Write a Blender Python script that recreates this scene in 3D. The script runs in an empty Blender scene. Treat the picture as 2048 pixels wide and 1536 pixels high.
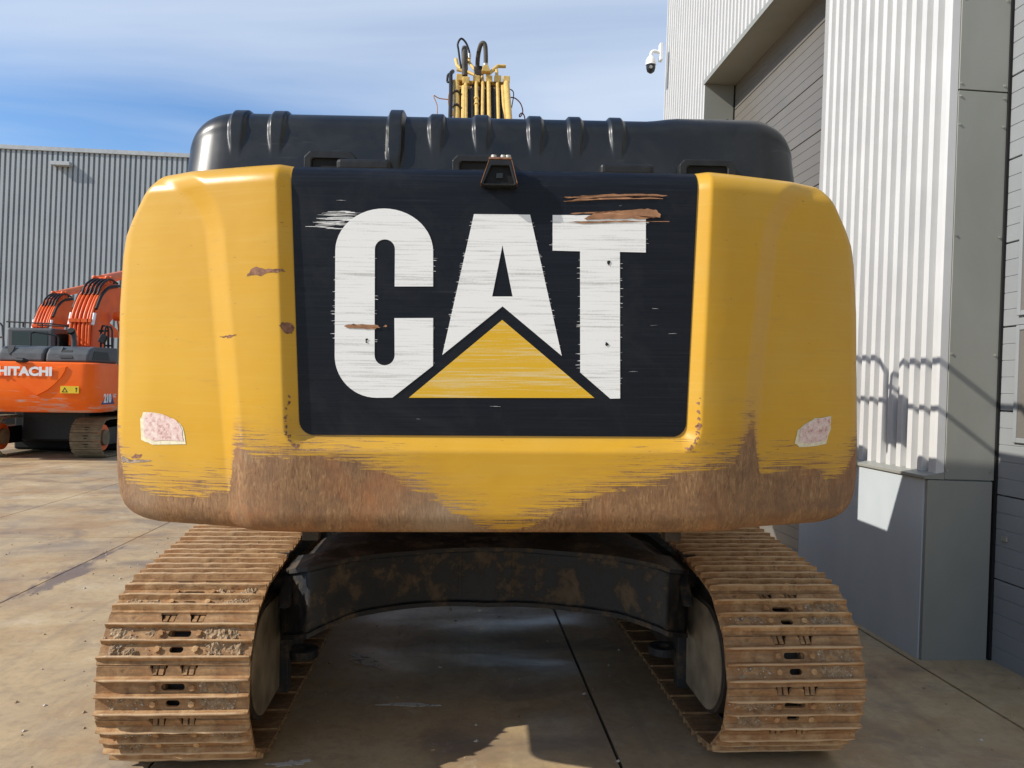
import bpy, bmesh, math, random
from mathutils import Vector, Matrix, noise as mnoise
from mathutils.geometry import tessellate_polygon

R = math.radians
scene = bpy.context.scene
col = scene.collection
random.seed(7)

# ------------------------------------------------------------------ camera
CAM = Vector((-0.17, 0.0, 1.65))
yaw, pitch, roll = R(4.05), R(0.1), R(0.95)
fw = Vector((math.sin(yaw) * math.cos(pitch), math.cos(yaw) * math.cos(pitch), math.sin(pitch)))
rt = Vector((math.cos(yaw), -math.sin(yaw), 0.0))
up = rt.cross(fw)
rt2 = rt * math.cos(roll) + up * math.sin(roll)
up2 = up * math.cos(roll) - rt * math.sin(roll)
cam_data = bpy.data.cameras.new('camera')
cam_data.sensor_width = 36.0
cam_data.lens = 36.0 * 1538.0 / 2048.0
cam_data.clip_start = 0.05
cam_data.clip_end = 2000.0
cam = bpy.data.objects.new('camera', cam_data)
col.objects.link(cam)
m3 = Matrix((rt2, up2, -fw)).transposed()
cam.matrix_world = Matrix.Translation(CAM) @ m3.to_4x4()
scene.camera = cam

# ------------------------------------------------------------------ light
SUN = Vector((1.38, 0.35, -1.0)).normalized()          # the way the light travels
sun_el = math.asin(-SUN.z)
sun_az = math.atan2(-SUN.x, -SUN.y)
sd = bpy.data.lights.new('sun', 'SUN')
sd.energy = 4.7
sd.angle = R(0.53)
sd.color = (1.0, 0.94, 0.85)
sun = bpy.data.objects.new('sun', sd)
col.objects.link(sun)
sun.rotation_euler = SUN.to_track_quat('-Z', 'Y').to_euler()
sun.location = (-20, -8, 20)

world = bpy.data.worlds.new('World')
scene.world = world
world.use_nodes = True
wt = world.node_tree
wt.nodes.clear()
w_out = wt.nodes.new('ShaderNodeOutputWorld')
w_bg = wt.nodes.new('ShaderNodeBackground')
w_bg.inputs['Strength'].default_value = 0.15
w_sky = wt.nodes.new('ShaderNodeTexSky')
w_sky.sky_type = 'NISHITA'
w_sky.sun_disc = False
w_sky.sun_elevation = sun_el
w_sky.sun_rotation = sun_az
w_sky.air_density = 1.0
w_sky.dust_density = 0.3
w_sky.ozone_density = 4.0
# thin high cloud over the whole sky: noise on a flat layer seen in perspective
w_tc = wt.nodes.new('ShaderNodeTexCoord')
w_sep = wt.nodes.new('ShaderNodeSeparateXYZ')
wt.links.new(w_tc.outputs['Generated'], w_sep.inputs[0])


def wmath(op, a, b=None):
    n = wt.nodes.new('ShaderNodeMath')
    n.operation = op
    for i, v in enumerate((a, b)):
        if v is None:
            continue
        if isinstance(v, (int, float)):
            n.inputs[i].default_value = v
        else:
            wt.links.new(v, n.inputs[i])
    return n.outputs[0]


w_z = wmath('ADD', wmath('MAXIMUM', w_sep.outputs[2], 0.0), 0.14)
w_px = wmath('DIVIDE', w_sep.outputs[0], w_z)
w_py = wmath('DIVIDE', w_sep.outputs[1], w_z)
w_cmb = wt.nodes.new('ShaderNodeCombineXYZ')
wt.links.new(w_px, w_cmb.inputs[0])
wt.links.new(w_py, w_cmb.inputs[1])
w_map = wt.nodes.new('ShaderNodeMapping')
w_map.inputs['Rotation'].default_value = (0, 0, R(12))
w_map.inputs['Scale'].default_value = (0.30, 0.95, 1.0)
w_map.inputs['Location'].default_value = (3.7, 1.35, 0.0)
wt.links.new(w_cmb.outputs[0], w_map.inputs[0])
w_n1 = wt.nodes.new('ShaderNodeTexNoise')
w_n1.inputs['Scale'].default_value = 0.8
w_n1.inputs['Detail'].default_value = 6.0
w_n1.inputs['Roughness'].default_value = 0.52
w_n1.inputs['Distortion'].default_value = 0.5
wt.links.new(w_map.outputs[0], w_n1.inputs['Vector'])
w_rmp = wt.nodes.new('ShaderNodeValToRGB')
w_rmp.color_ramp.elements[0].position = 0.37
w_rmp.color_ramp.elements[0].color = (0.0, 0.0, 0.0, 1)
w_rmp.color_ramp.elements[1].position = 0.68
w_rmp.color_ramp.elements[1].color = (0.86, 0.86, 0.86, 1)
wt.links.new(w_n1.outputs[0], w_rmp.inputs[0])
w_mix = wt.nodes.new('ShaderNodeMix')
w_mix.data_type = 'RGBA'
w_mix.inputs[7].default_value = (4.75, 5.3, 6.0, 1.0)
wt.links.new(w_rmp.outputs[0], w_mix.inputs[0])
w_tint = wt.nodes.new('ShaderNodeMix')
w_tint.data_type = 'RGBA'
w_tint.blend_type = 'MULTIPLY'
w_tint.inputs[0].default_value = 1.0
w_tint.inputs[7].default_value = (0.86, 0.97, 1.06, 1.0)
wt.links.new(w_sky.outputs[0], w_tint.inputs[6])
wt.links.new(w_tint.outputs[2], w_mix.inputs[6])
wt.links.new(w_mix.outputs[2], w_bg.inputs['Color'])
wt.links.new(w_bg.outputs[0], w_out.inputs[0])

scene.view_settings.view_transform = 'Standard'
scene.view_settings.look = 'None'
scene.view_settings.gamma = 1.0
scene.view_settings.exposure = 0.15
scene.view_settings.use_curve_mapping = False
scene.render.engine = 'CYCLES'


# ------------------------------------------------------------------ materials
class G:
    """small node graph helper"""

    def __init__(self, name, rough=0.5, metal=0.0, spec=0.5):
        self.m = bpy.data.materials.new(name)
        self.m.use_nodes = True
        self.t = self.m.node_tree
        self.b = self.t.nodes['Principled BSDF']
        self.b.inputs['Roughness'].default_value = rough
        self.b.inputs['Metallic'].default_value = metal
        self.b.inputs['Specular IOR Level'].default_value = spec
        self.tc = self.t.nodes.new('ShaderNodeTexCoord')
        self.obj = self.tc.outputs['Object']
        self._sep = None

    def link(self, v, inp):
        if isinstance(v, (int, float)):
            inp.default_value = v
        elif isinstance(v, tuple):
            inp.default_value = v if len(v) == 4 or inp.type == 'VECTOR' else (*v, 1.0)
        else:
            self.t.links.new(v, inp)

    def math(self, op, a, b=None, c=None, clamp=False):
        n = self.t.nodes.new('ShaderNodeMath')
        n.operation = op
        n.use_clamp = clamp
        for i, v in enumerate((a, b, c)):
            if v is not None:
                self.link(v, n.inputs[i])
        return n.outputs[0]

    def xyz(self):
        if not self._sep:
            self._sep = self.t.nodes.new('ShaderNodeSeparateXYZ')
            self.t.links.new(self.obj, self._sep.inputs[0])
        return self._sep.outputs

    def map(self, scale=(1, 1, 1), loc=(0, 0, 0), rot=(0, 0, 0), vec=None):
        n = self.t.nodes.new('ShaderNodeMapping')
        n.inputs['Scale'].default_value = scale
        n.inputs['Location'].default_value = loc
        n.inputs['Rotation'].default_value = rot
        self.t.links.new(vec or self.obj, n.inputs[0])
        return n.outputs[0]

    def noise(self, scale=5.0, detail=4.0, rough=0.55, dist=0.0, vec=None, stretch=None, loc=(0, 0, 0)):
        n = self.t.nodes.new('ShaderNodeTexNoise')
        n.inputs['Scale'].default_value = scale
        n.inputs['Detail'].default_value = detail
        n.inputs['Roughness'].default_value = rough
        n.inputs['Distortion'].default_value = dist
        v = vec or self.obj
        if stretch or loc != (0, 0, 0):
            v = self.map(stretch or (1, 1, 1), loc, vec=v)
        self.t.links.new(v, n.inputs['Vector'])
        return n.outputs[0]

    def voronoi(self, scale=5.0, stretch=None, feature='F1', out='Distance', vec=None):
        n = self.t.nodes.new('ShaderNodeTexVoronoi')
        n.feature = feature
        n.inputs['Scale'].default_value = scale
        v = vec or self.obj
        if stretch:
            v = self.map(stretch, vec=v)
        self.t.links.new(v, n.inputs['Vector'])
        return n.outputs[out]

    def ramp(self, fac, stops, interp='LINEAR'):
        n = self.t.nodes.new('ShaderNodeValToRGB')
        cr = n.color_ramp
        cr.interpolation = interp
        while len(cr.elements) < len(stops):
            cr.elements.new(0.5)
        for e, (p, c) in zip(cr.elements, stops):
            e.position = p
            if isinstance(c, (int, float)):
                c = (c, c, c)
            e.color = (*c, 1.0)
        self.link(fac, n.inputs[0])
        return n.outputs[0]

    def mix(self, fac, a, b, mode='MIX'):
        n = self.t.nodes.new('ShaderNodeMix')
        n.data_type = 'RGBA'
        n.blend_type = mode
        self.link(fac, n.inputs[0])
        self.link(a, n.inputs[6])
        self.link(b, n.inputs[7])
        return n.outputs[2]

    def bump(self, h, strength=0.3, dist=0.01):
        n = self.t.nodes.new('ShaderNodeBump')
        n.inputs['Strength'].default_value = strength
        n.inputs['Distance'].default_value = dist
        self.link(h, n.inputs['Height'])
        self.t.links.new(n.outputs[0], self.b.inputs['Normal'])

    def color(self, c):
        self.link(c, self.b.inputs['Base Color'])
        return self

    def rough(self, v):
        self.link(v, self.b.inputs['Roughness'])
        return self

    def random(self):
        n = self.t.nodes.new('ShaderNodeObjectInfo')
        return n.outputs['Random']

    def curve(self, fac, pts):
        n = self.t.nodes.new('ShaderNodeFloatCurve')
        c = n.mapping.curves[0]
        c.points[0].location = pts[0]
        c.points[1].location = pts[-1]
        for p in pts[1:-1]:
            c.points.new(*p)
        for p in c.points:
            p.handle_type = 'VECTOR'
        n.mapping.update()
        self.link(fac, n.inputs['Value'])
        return n.outputs[0]


MAT = {}


def simple(name, c, rough=0.5, metal=0.0, var=0.12, scale=6.0, spec=0.3, bump=0.0, bscale=60.0):
    g = G(name, rough, metal, spec)
    n = g.noise(scale, 5)
    lo = tuple(v * (1 - var) for v in c)
    hi = tuple(min(1, v * (1 + var)) for v in c)
    g.color(g.ramp(n, [(0.3, lo), (0.7, hi)]))
    g.rough(g.math('ADD', g.math('MULTIPLY', g.noise(scale * 2, 3), 0.25), rough - 0.12))
    if bump:
        g.bump(g.noise(bscale, 4), bump, 0.004)
    MAT[name] = g.m
    return g.m


YEL = (0.60, 0.345, 0.055)

# counterweight paint: yellow, worn to rusty steel along its lower edge
RB = [(-1.445, 1.379), (-1.424, 1.274), (-1.291, 1.226), (-1.12, 1.222), (-0.995, 1.245), (-0.964, 1.244), (-0.951, 1.354),
      (-0.939, 1.417), (-0.9, 1.427), (-0.886, 1.388), (-0.691, 1.387), (-0.514, 1.379), (-0.407, 1.335), (-0.246, 1.265),
      (-0.157, 1.203), (-0.067, 1.153), (0.022, 1.105), (0.13, 1.146), (0.202, 1.185), (0.31, 1.23), (0.472, 1.284),
      (0.71, 1.339), (0.884, 1.382), (0.926, 1.454), (0.947, 1.5), (0.973, 1.509), (0.987, 1.416), (1.001, 1.322),
      (1.17, 1.335), (1.361, 1.288), (1.414, 1.344), (1.444, 1.392)]
g = G('worn_yellow_paint', 0.42, spec=0.36)
x, y, z = g.xyz()
fx = g.math('DIVIDE', g.math('ADD', x, 1.45), 2.9)
zb = g.curve(fx, [((a + 1.45) / 2.9, (b - 1.05) / 0.5) for a, b in RB])
zb = g.math('ADD', g.math('MULTIPLY', zb, 0.5), 1.05)
st = g.noise(1.0, 7, 0.70, vec=g.map((4.5, 4.5, 90)))
st2 = g.noise(1.0, 7, 0.72, 0.3, vec=g.map((9, 9, 22), loc=(3, 1, 2)))
edge = g.math('ADD', g.math('MULTIPLY', g.math('SUBTRACT', st, 0.5), 0.10), g.math('MULTIPLY', g.math('SUBTRACT', st2, 0.5), 0.10))
lift = g.math('SUBTRACT', g.math('ADD', zb, edge), z)
worn = g.math('DIVIDE', g.math('ADD', lift, 0.004), 0.008, clamp=True)
# horizontal scrapes reaching above the worn zone
scr = g.noise(1.0, 5, 0.7, vec=g.map((5, 5, 190), loc=(1, 4, 7)))
near = g.math('SUBTRACT', 1.0, g.math('DIVIDE', g.math('SUBTRACT', z, zb), 0.20), clamp=True)
scm = g.math('GREATER_THAN', g.math('ADD', scr, g.math('MULTIPLY', near, 0.22)), 0.725)
scm = g.math('MULTIPLY', scm, g.math('GREATER_THAN', near, 0.02))
worn = g.math('MAXIMUM', worn, scm)
# a few lone nicks anywhere
nick = g.math('GREATER_THAN', g.noise(1.0, 3, 0.6, vec=g.map((26, 26, 110), loc=(9, 2, 1))), 0.728)
worn = g.math('MAXIMUM', worn, g.math('MULTIPLY', nick, 0.75))
fade = g.noise(2.2, 4)
fine = g.noise(1.0, 4, 0.6, vec=g.map((3, 3, 120)))
yc = g.ramp(fade, [(0.3, (0.555, 0.290, 0.010)), (0.7, (0.600, 0.332, 0.020))])
yc = g.mix(g.math('MULTIPLY', g.ramp(fine, [(0.5, 0.0), (0.8, 1.0)]), 0.22), yc, (0.64, 0.43, 0.10))
dust = g.noise(1.0, 5, 0.6, 0.4, vec=g.map((1.6, 1.6, 3.4), loc=(2, 8, 3)))
yc = g.mix(g.math('MULTIPLY', g.ramp(dust, [(0.45, 0.0), (0.72, 1.0)]), 0.22), yc, (0.48, 0.33, 0.10))
grime = g.noise(1.0, 6, 0.7, 0.2, vec=g.map((4, 4, 26), loc=(6, 1, 5)))
yc = g.mix(g.math('MULTIPLY', g.ramp(grime, [(0.60, 0.0), (0.78, 1.0)]), 0.35), yc, (0.36, 0.21, 0.06))
vst = g.noise(1.0, 5, 0.60, 1.3, vec=g.map((95, 30, 24)))
rc = g.ramp(vst, [(0.26, (0.095, 0.042, 0.018)), (0.40, (0.190, 0.096, 0.040)), (0.58, (0.275, 0.150, 0.066)), (0.76, (0.39, 0.245, 0.118))])
mott = g.noise(7.0, 7, 0.7, 0.6, loc=(1, 3, 8))
rc = g.mix(g.ramp(mott, [(0.48, 0.0), (0.64, 0.75)]), rc, (0.150, 0.078, 0.038))
big = g.noise(3.4, 4, 0.6, 0.3)
rc = g.mix(g.ramp(big, [(0.50, 0.0), (0.68, 0.55)]), rc, (0.34, 0.125, 0.040))
rc = g.mix(g.ramp(g.noise(2.1, 3, loc=(5, 5, 5)), [(0.5, 0.0), (0.72, 0.55)]), rc, (0.36, 0.275, 0.185))
smear = g.math('SUBTRACT', 1.0, g.math('DIVIDE', g.math('SUBTRACT', z, zb), 0.16), clamp=True)
smear = g.math('MULTIPLY', smear, g.math('MULTIPLY', g.ramp(st, [(0.40, 0.0), (0.66, 1.0)]), 0.75))
yc = g.mix(smear, yc, (0.30, 0.165, 0.070))
g.color(g.mix(worn, yc, rc))
g.rough(g.math('ADD', g.math('MULTIPLY', worn, 0.28), g.math('ADD', 0.29, g.math('MULTIPLY', fine, 0.12))))
g.bump(g.math('ADD', g.math('MULTIPLY', worn, g.math('SUBTRACT', vst, 0.9)), g.math('ADD', g.math('MULTIPLY', fine, 0.05), g.math('MULTIPLY', g.noise(5.0, 3, 0.5), 2.2))), 0.35, 0.004)
g.b.inputs['Coat Weight'].default_value = 0.18
g.b.inputs['Coat Roughness'].default_value = 0.32
MAT['cw'] = g.m

g = G('black_panel_paint', 0.38, spec=0.2)
fine = g.noise(1.0, 5, 0.65, vec=g.map((2.2, 2, 170)))
spk = g.noise(1.0, 4, 0.6, vec=g.map((9, 9, 260), loc=(2, 3, 4)))
c = g.ramp(fine, [(0.35, (0.004, 0.0055, 0.009)), (0.62, (0.008, 0.010, 0.015)), (0.8, (0.030, 0.034, 0.042))])
c = g.mix(g.ramp(spk, [(0.73, 0.0), (0.82, 0.4)]), c, (0.12, 0.13, 0.14))
hz = g.noise(3.0, 6, 0.7, 0.8)
c = g.mix(g.math('MULTIPLY', g.ramp(hz, [(0.5, 0.0), (0.75, 1.0)]), 0.25), c, (0.050, 0.050, 0.048))
g.color(c)
g.rough(g.math('ADD', 0.30, g.math('MULTIPLY', fine, 0.22)))
g.bump(fine, 0.10, 0.002)
MAT['panel'] = g.m


def decal(name, base, worn_c, thr=(0.52, 0.66)):
    g = G(name, 0.45, spec=0.28)
    fine = g.noise(1.0, 6, 0.62, vec=g.map((3.5, 3, 130)))
    bands = g.noise(1.0, 3, 0.5, vec=g.map((0.6, 1, 14), loc=(0, 0, 3)))
    grit = g.noise(140.0, 3, 0.7)
    w = g.math('ADD', g.math('MULTIPLY', fine, 0.62), g.math('MULTIPLY', bands, 0.28))
    w = g.math('ADD', w, g.math('MULTIPLY', grit, 0.12))
    g.color(g.mix(g.ramp(w, [(thr[0], 0.0), (thr[1], 0.8)]), base, worn_c))
    MAT[name] = g.m


decal('white_lettering', (0.83, 0.83, 0.81), (0.36, 0.36, 0.33))
decal('yellow_lettering', (0.70, 0.41, 0.022), (0.70, 0.58, 0.32), (0.50, 0.62))

g = G('hood_plastic', 0.36, spec=0.42)
fine = g.noise(1.0, 5, 0.7, vec=g.map((3, 3, 40), rot=(0, R(6), 0)))
c = g.ramp(g.noise(4, 4), [(0.3, (0.006, 0.008, 0.0105)), (0.7, (0.011, 0.0135, 0.0165))])
c = g.mix(g.ramp(fine, [(0.62, 0.0), (0.78, 0.5)]), c, (0.11, 0.115, 0.115))
c = g.mix(g.math('MULTIPLY', g.ramp(g.noise(5, 6, 0.7, 0.6, loc=(4, 2, 2)), [(0.45, 0.0), (0.75, 1.0)]), 0.35), c, (0.045, 0.044, 0.040))
g.color(c)
g.rough(g.math('ADD', 0.24, g.math('MULTIPLY', g.noise(9, 4), 0.2)))
MAT['hood'] = g.m

# track steel: rust and dried mud
g = G('rusty_track_steel', 0.75, spec=0.25)
a = g.noise(16.0, 8, 0.72, 0.3)
b = g.noise(1.0, 5, 0.6, vec=g.map((7, 70, 70)))
rnd = g.random()
c = g.ramp(g.math('ADD', g.math('MULTIPLY', a, 0.7), g.math('MULTIPLY', b, 0.3)),
           [(0.34, (0.150, 0.070, 0.032)), (0.46, (0.37, 0.205, 0.090)), (0.56, (0.52, 0.325, 0.160)), (0.70, (0.64, 0.45, 0.255))])
c = g.mix(g.ramp(g.noise(7.0, 5, loc=(3, 3, 3)), [(0.52, 0.0), (0.68, 0.65)]), c, (0.36, 0.165, 0.062))
c = g.mix(g.ramp(g.noise(26.0, 5, 0.7, loc=(7, 1, 3)), [(0.58, 0.0), (0.70, 0.75)]), c, (0.085, 0.050, 0.030))
c = g.mix(g.math('MULTIPLY', rnd, 0.35), c, (0.24, 0.135, 0.070))
tip = g.math('DIVIDE', g.math('SUBTRACT', g.xyz()[2], g.math('ADD', 0.016, g.math('MULTIPLY', a, 0.012))), 0.004, clamp=True)
c = g.mix(g.math('MULTIPLY', tip, 0.6), c, (0.58, 0.43, 0.27))
plate_dark = g.math('SUBTRACT', 1.0, g.math('DIVIDE', g.math('SUBTRACT', g.xyz()[2], -0.001), 0.006), clamp=True)  # darker towards the plate face between the grousers
c = g.mix(g.math('MULTIPLY', plate_dark, g.math('MULTIPLY', g.ramp(b, [(0.40, 0.0), (0.58, 1.0)]), 0.65)), c, (0.14, 0.086, 0.050))
g.rough(g.math('SUBTRACT', 0.8, g.math('MULTIPLY', tip, 0.3)))
g.color(c)
g.bump(g.noise(70, 5, 0.7), 0.5, 0.004)
MAT['track'] = g.m

g = G('gravelly_mud', 0.95)
v = g.voronoi(75.0)
n = g.noise(26, 5, 0.65)
c = g.ramp(n, [(0.32, (0.10, 0.066, 0.038)), (0.5, (0.27, 0.190, 0.110)), (0.68, (0.43, 0.33, 0.21))])
c = g.mix(g.ramp(v, [(0.12, 0.40), (0.26, 0.0)]), c, (0.38, 0.33, 0.26))
c = g.mix(0.35, c, (0.36, 0.235, 0.135))
g.color(c)
g.bump(g.math('ADD', n, v), 0.9, 0.008)
MAT['mud'] = g.m
simple('pebble', (0.46, 0.41, 0.34), 0.8, var=0.4, scale=40)

# undercarriage: black paint under caked mud
g = G('muddy_black_paint', 0.6)
n = g.noise(8.0, 9, 0.70, 0.2)
c = g.ramp(n, [(0.42, (0.008, 0.010, 0.013)), (0.50, (0.016, 0.016, 0.016)), (0.57, (0.062, 0.046, 0.030)), (0.80, (0.125, 0.092, 0.058))])
g.color(c)
g.rough(g.ramp(n, [(0.44, 0.62), (0.56, 0.95)]))
g.bump(n, 0.6, 0.01)
MAT['carbody'] = g.m
simple('dark_steel', (0.055, 0.045, 0.037), 0.55, 0.2, 0.5, 8, bump=0.3)
simple('drive_plate', (0.20, 0.165, 0.115), 0.7, 0.0, 0.55, 5, bump=0.3)
simple('black_rubber', (0.014, 0.014, 0.015), 0.5, 0.0, 0.3, 12)
simple('grey_hose', (0.075, 0.066, 0.056), 0.6, 0.0, 0.25, 30)
simple('red_wire', (0.17, 0.035, 0.03), 0.5)
simple('tan_wire', (0.38, 0.22, 0.13), 0.6)
simple('fitting_steel', (0.45, 0.43, 0.38), 0.4, 0.6, 0.3, 30)
simple('pipe_yellow', (0.63, 0.43, 0.135), 0.5, 0.0, 0.14, 14, bump=0.2)
simple('boom_yellow', (0.50, 0.29, 0.055), 0.5, 0.0, 0.2, 5)
simple('bare_rust', (0.235, 0.115, 0.070), 0.75, 0.0, 0.45, 60, bump=0.3)
simple('bare_steel', (0.30, 0.225, 0.175), 0.6, 0.2, 0.35, 60)
simple('scraped_primer', (0.33, 0.165, 0.085), 0.6, 0.0, 0.25, 30)
simple('bolt_zinc', (0.55, 0.46, 0.29), 0.4, 0.5, 0.3, 60)
simple('black_plastic', (0.016, 0.017, 0.018), 0.42, 0.0, 0.25, 20)
simple('black_void', (0.006, 0.006, 0.006), 0.7)
simple('lens_glass', (0.02, 0.022, 0.025), 0.08)
g = G('peeling_sticker', 0.5)
n = g.noise(55, 5, 0.7)
v = g.voronoi(300.0)
c = g.ramp(n, [(0.34, (0.36, 0.20, 0.17)), (0.44, (0.62, 0.42, 0.38)), (0.56, (0.70, 0.55, 0.50)), (0.66, (0.72, 0.66, 0.52))])
c = g.mix(g.ramp(v, [(0.15, 0.35), (0.35, 0.0)]), c, (0.70, 0.45, 0.40))
g.color(c)
MAT['sticker'] = g.m
simple('sticker_backing', (0.70, 0.64, 0.46), 0.6, var=0.15, scale=80)

# yard concrete: pale, rubbed with tan mud, with dark oily and reddish stains; slightly damp in places
g = G('yard_concrete', 0.7)
geo = g.t.nodes.new('ShaderNodeNewGeometry')
wp = geo.outputs['Position']
n1 = g.noise(0.55, 6, 0.6, 0.4, vec=wp)
n2 = g.noise(1.0, 6, 0.62, 0.5, vec=g.map((0.9, 1.15, 1), vec=wp))
n3 = g.noise(22.0, 5, 0.7, vec=wp)
n4 = g.noise(160.0, 3, 0.7, vec=wp)
c = g.ramp(g.math('ADD', g.math('MULTIPLY', n1, 0.5), g.math('MULTIPLY', n2, 0.5)),
           [(0.34, (0.27, 0.215, 0.155)), (0.46, (0.41, 0.305, 0.18)), (0.55, (0.46, 0.335, 0.18)), (0.66, (0.53, 0.42, 0.27))])
red = g.noise(1.0, 5, 0.6, 0.3, vec=g.map((1.0, 1.3, 1), loc=(4, 9, 0), vec=wp))
c = g.mix(g.ramp(red, [(0.48, 0.0), (0.66, 0.75)]), c, (0.33, 0.195, 0.085))
oil = g.noise(1.0, 6, 0.66, 0.6, vec=g.map((1.0, 1.2, 1), loc=(1, 2, 5), vec=wp))
c = g.mix(g.ramp(oil, [(0.52, 0.0), (0.66, 0.70)]), c, (0.165, 0.125, 0.100))
wx = g.t.nodes.new('ShaderNodeSeparateXYZ')
g.t.links.new(wp, wx.inputs[0])
crk = g.noise(1.0, 7, 0.72, 0.5, vec=g.map((3.0, 1.1, 1), vec=wp))
dj = g.math('ABSOLUTE', g.math('ADD', wx.outputs[0], 3.50))
along = g.math('SUBTRACT', 1.0, g.math('DIVIDE', g.math('ABSOLUTE', g.math('SUBTRACT', wx.outputs[1], 6.9)), 1.35), clamp=True)
jm = g.math('SUBTRACT', g.math('ADD', g.math('MULTIPLY', along, 0.16), g.math('MULTIPLY', g.math('SUBTRACT', crk, 0.5), 0.55)), dj)
c = g.mix(g.math('MULTIPLY', g.math('DIVIDE', jm, 0.05, clamp=True), g.math('MULTIPLY', g.math('GREATER_THAN', along, 0.001), 0.8)), c, (0.115, 0.088, 0.088))
tyre = g.noise(1.0, 6, 0.65, 0.2, vec=g.map((5.5, 0.35, 1), loc=(3, 3, 3), rot=(0, 0, R(14)), vec=wp))
c = g.mix(g.math('MULTIPLY', g.ramp(tyre, [(0.54, 0.0), (0.70, 1.0)]), 0.35), c, (0.20, 0.150, 0.110))
c = g.mix(g.math('MULTIPLY', g.ramp(n3, [(0.30, 1.0), (0.5, 0.0)]), 0.35), c, (0.20, 0.16, 0.115))
c = g.mix(g.math('MULTIPLY', g.ramp(n3, [(0.62, 0.0), (0.80, 1.0)]), 0.45), c, (0.56, 0.50, 0.41))
c = g.mix(g.ramp(n4, [(0.66, 0.0), (0.78, 0.6)]), c, (0.10, 0.080, 0.06))
n5 = g.noise(7.0, 7, 0.75, 0.6, vec=wp)
c = g.mix(g.math('MULTIPLY', g.ramp(n5, [(0.50, 0.0), (0.66, 1.0)]), 0.40), c, (0.24, 0.165, 0.095))
c = g.mix(g.math('MULTIPLY', g.ramp(n5, [(0.30, 1.0), (0.42, 0.0)]), 0.40), c, (0.56, 0.47, 0.33))
g.color(c)
wet = g.noise(1.0, 5, 0.55, 0.3, vec=g.map((0.7, 1.6, 1), loc=(2, 7, 1), vec=wp))
g.rough(g.ramp(wet, [(0.42, 0.80), (0.60, 0.42)]))
g.bump(g.math('ADD', n3, g.math('MULTIPLY', n4, 0.4)), 0.25, 0.006)
MAT['concrete'] = g.m
simple('joint_seal', (0.030, 0.025, 0.022), 0.8, var=0.5, scale=8)
g = G('spilt_whitewash', 0.75)
g.color((0.60, 0.57, 0.51))
n = g.noise(16, 7, 0.75, 0.4)
g.link(g.ramp(n, [(0.36, 0.0), (0.48, 0.95)]), g.b.inputs['Alpha'])
MAT['spilt_whitewash'] = g.m

simple('white_cladding', (0.56, 0.56, 0.55), 0.45, 0.0, 0.05, 3)
simple('white_trim', (0.58, 0.58, 0.57), 0.45, 0.0, 0.05, 3)
g = G('grey_steel_panel', 0.42)
n = g.noise(1.0, 5, 0.6, 0.3, vec=g.map((1.6, 1.6, 0.7)))
c = g.ramp(n, [(0.3, (0.235, 0.240, 0.212)), (0.7, (0.290, 0.292, 0.262))])
c = g.mix(g.ramp(g.noise(30, 5, 0.7), [(0.6, 0.0), (0.85, 0.4)]), c, (0.32, 0.32, 0.29))
g.color(c)
MAT['grey_panel'] = g.m
g = G('blue_grey_plinth', 0.6)
n = g.noise(1.0, 6, 0.6, vec=g.map((2.0, 2.0, 0.8)))
c = g.ramp(n, [(0.3, (0.43, 0.475, 0.505)), (0.7, (0.50, 0.545, 0.565))])
c = g.mix(g.ramp(g.noise(1.0, 6, 0.7, vec=g.map((12, 12, 2))), [(0.60, 0.0), (0.8, 0.35)]), c, (0.48, 0.48, 0.46))
g.color(c)
g.bump(g.noise(80, 4), 0.2, 0.003)
MAT['plinth'] = g.m
simple('door_grey', (0.145, 0.134, 0.118), 0.34, 0.0, 0.08, 2)
simple('door_blue_grey', (0.25, 0.262, 0.268), 0.45, 0.0, 0.08, 2)
simple('dark_gap', (0.012, 0.012, 0.012), 0.8)
g = G('grey_cladding', 0.45)
n = g.noise(0.5, 4)
g.color(g.ramp(n, [(0.3, (0.305, 0.335, 0.345)), (0.7, (0.365, 0.395, 0.405))]))
MAT['grey_cladding'] = g.m
simple('roof_trim', (0.42, 0.44, 0.44), 0.5)

g = G('orange_paint', 0.35, spec=0.25)
n = g.noise(2.5, 4)
c = g.ramp(n, [(0.3, (0.86, 0.125, 0.006)), (0.7, (0.90, 0.155, 0.012))])
x, y, z = g.xyz()
lowz = g.math('SUBTRACT', 1.0, g.math('DIVIDE', g.math('SUBTRACT', z, 1.0), 0.42), clamp=True)
s = g.noise(1.0, 6, 0.66, 0.4, vec=g.map((1.6, 1.6, 15)))
c = g.mix(g.ramp(g.math('ADD', s, g.math('MULTIPLY', lowz, 0.16)), [(0.62, 0.0), (0.74, 0.8)]), c, (0.55, 0.40, 0.33))
g.color(c)
MAT['orange'] = g.m
simple('boom_orange', (0.78, 0.125, 0.022), 0.45, 0.0, 0.15, 3)
simple('orange_cyl', (0.80, 0.19, 0.075), 0.4, 0.0, 0.12, 4)
simple('dark_grey_cover', (0.075, 0.082, 0.086), 0.45, 0.0, 0.15, 4)
simple('bright_label', (0.75, 0.75, 0.75), 0.4, 0.0, 0.05)
simple('warning_yellow', (0.72, 0.50, 0.03), 0.45, 0.0, 0.05)
simple('far_track', (0.20, 0.155, 0.095), 0.85, 0.0, 0.35, 5)
simple('chrome', (0.65, 0.67, 0.72), 0.2, 0.9, 0.05)
g = G('cab_glass', 0.05)
g.color((0.012, 0.022, 0.022))
MAT['glass'] = g.m
simple('blue_label', (0.02, 0.03, 0.14), 0.4)
simple('camera_white', (0.80, 0.80, 0.78), 0.35, 0.0, 0.04)


# ------------------------------------------------------------------ mesh helpers
def sstep(t):
    t = max(0.0, min(1.0, t))
    return t * t * (3 - 2 * t)


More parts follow.
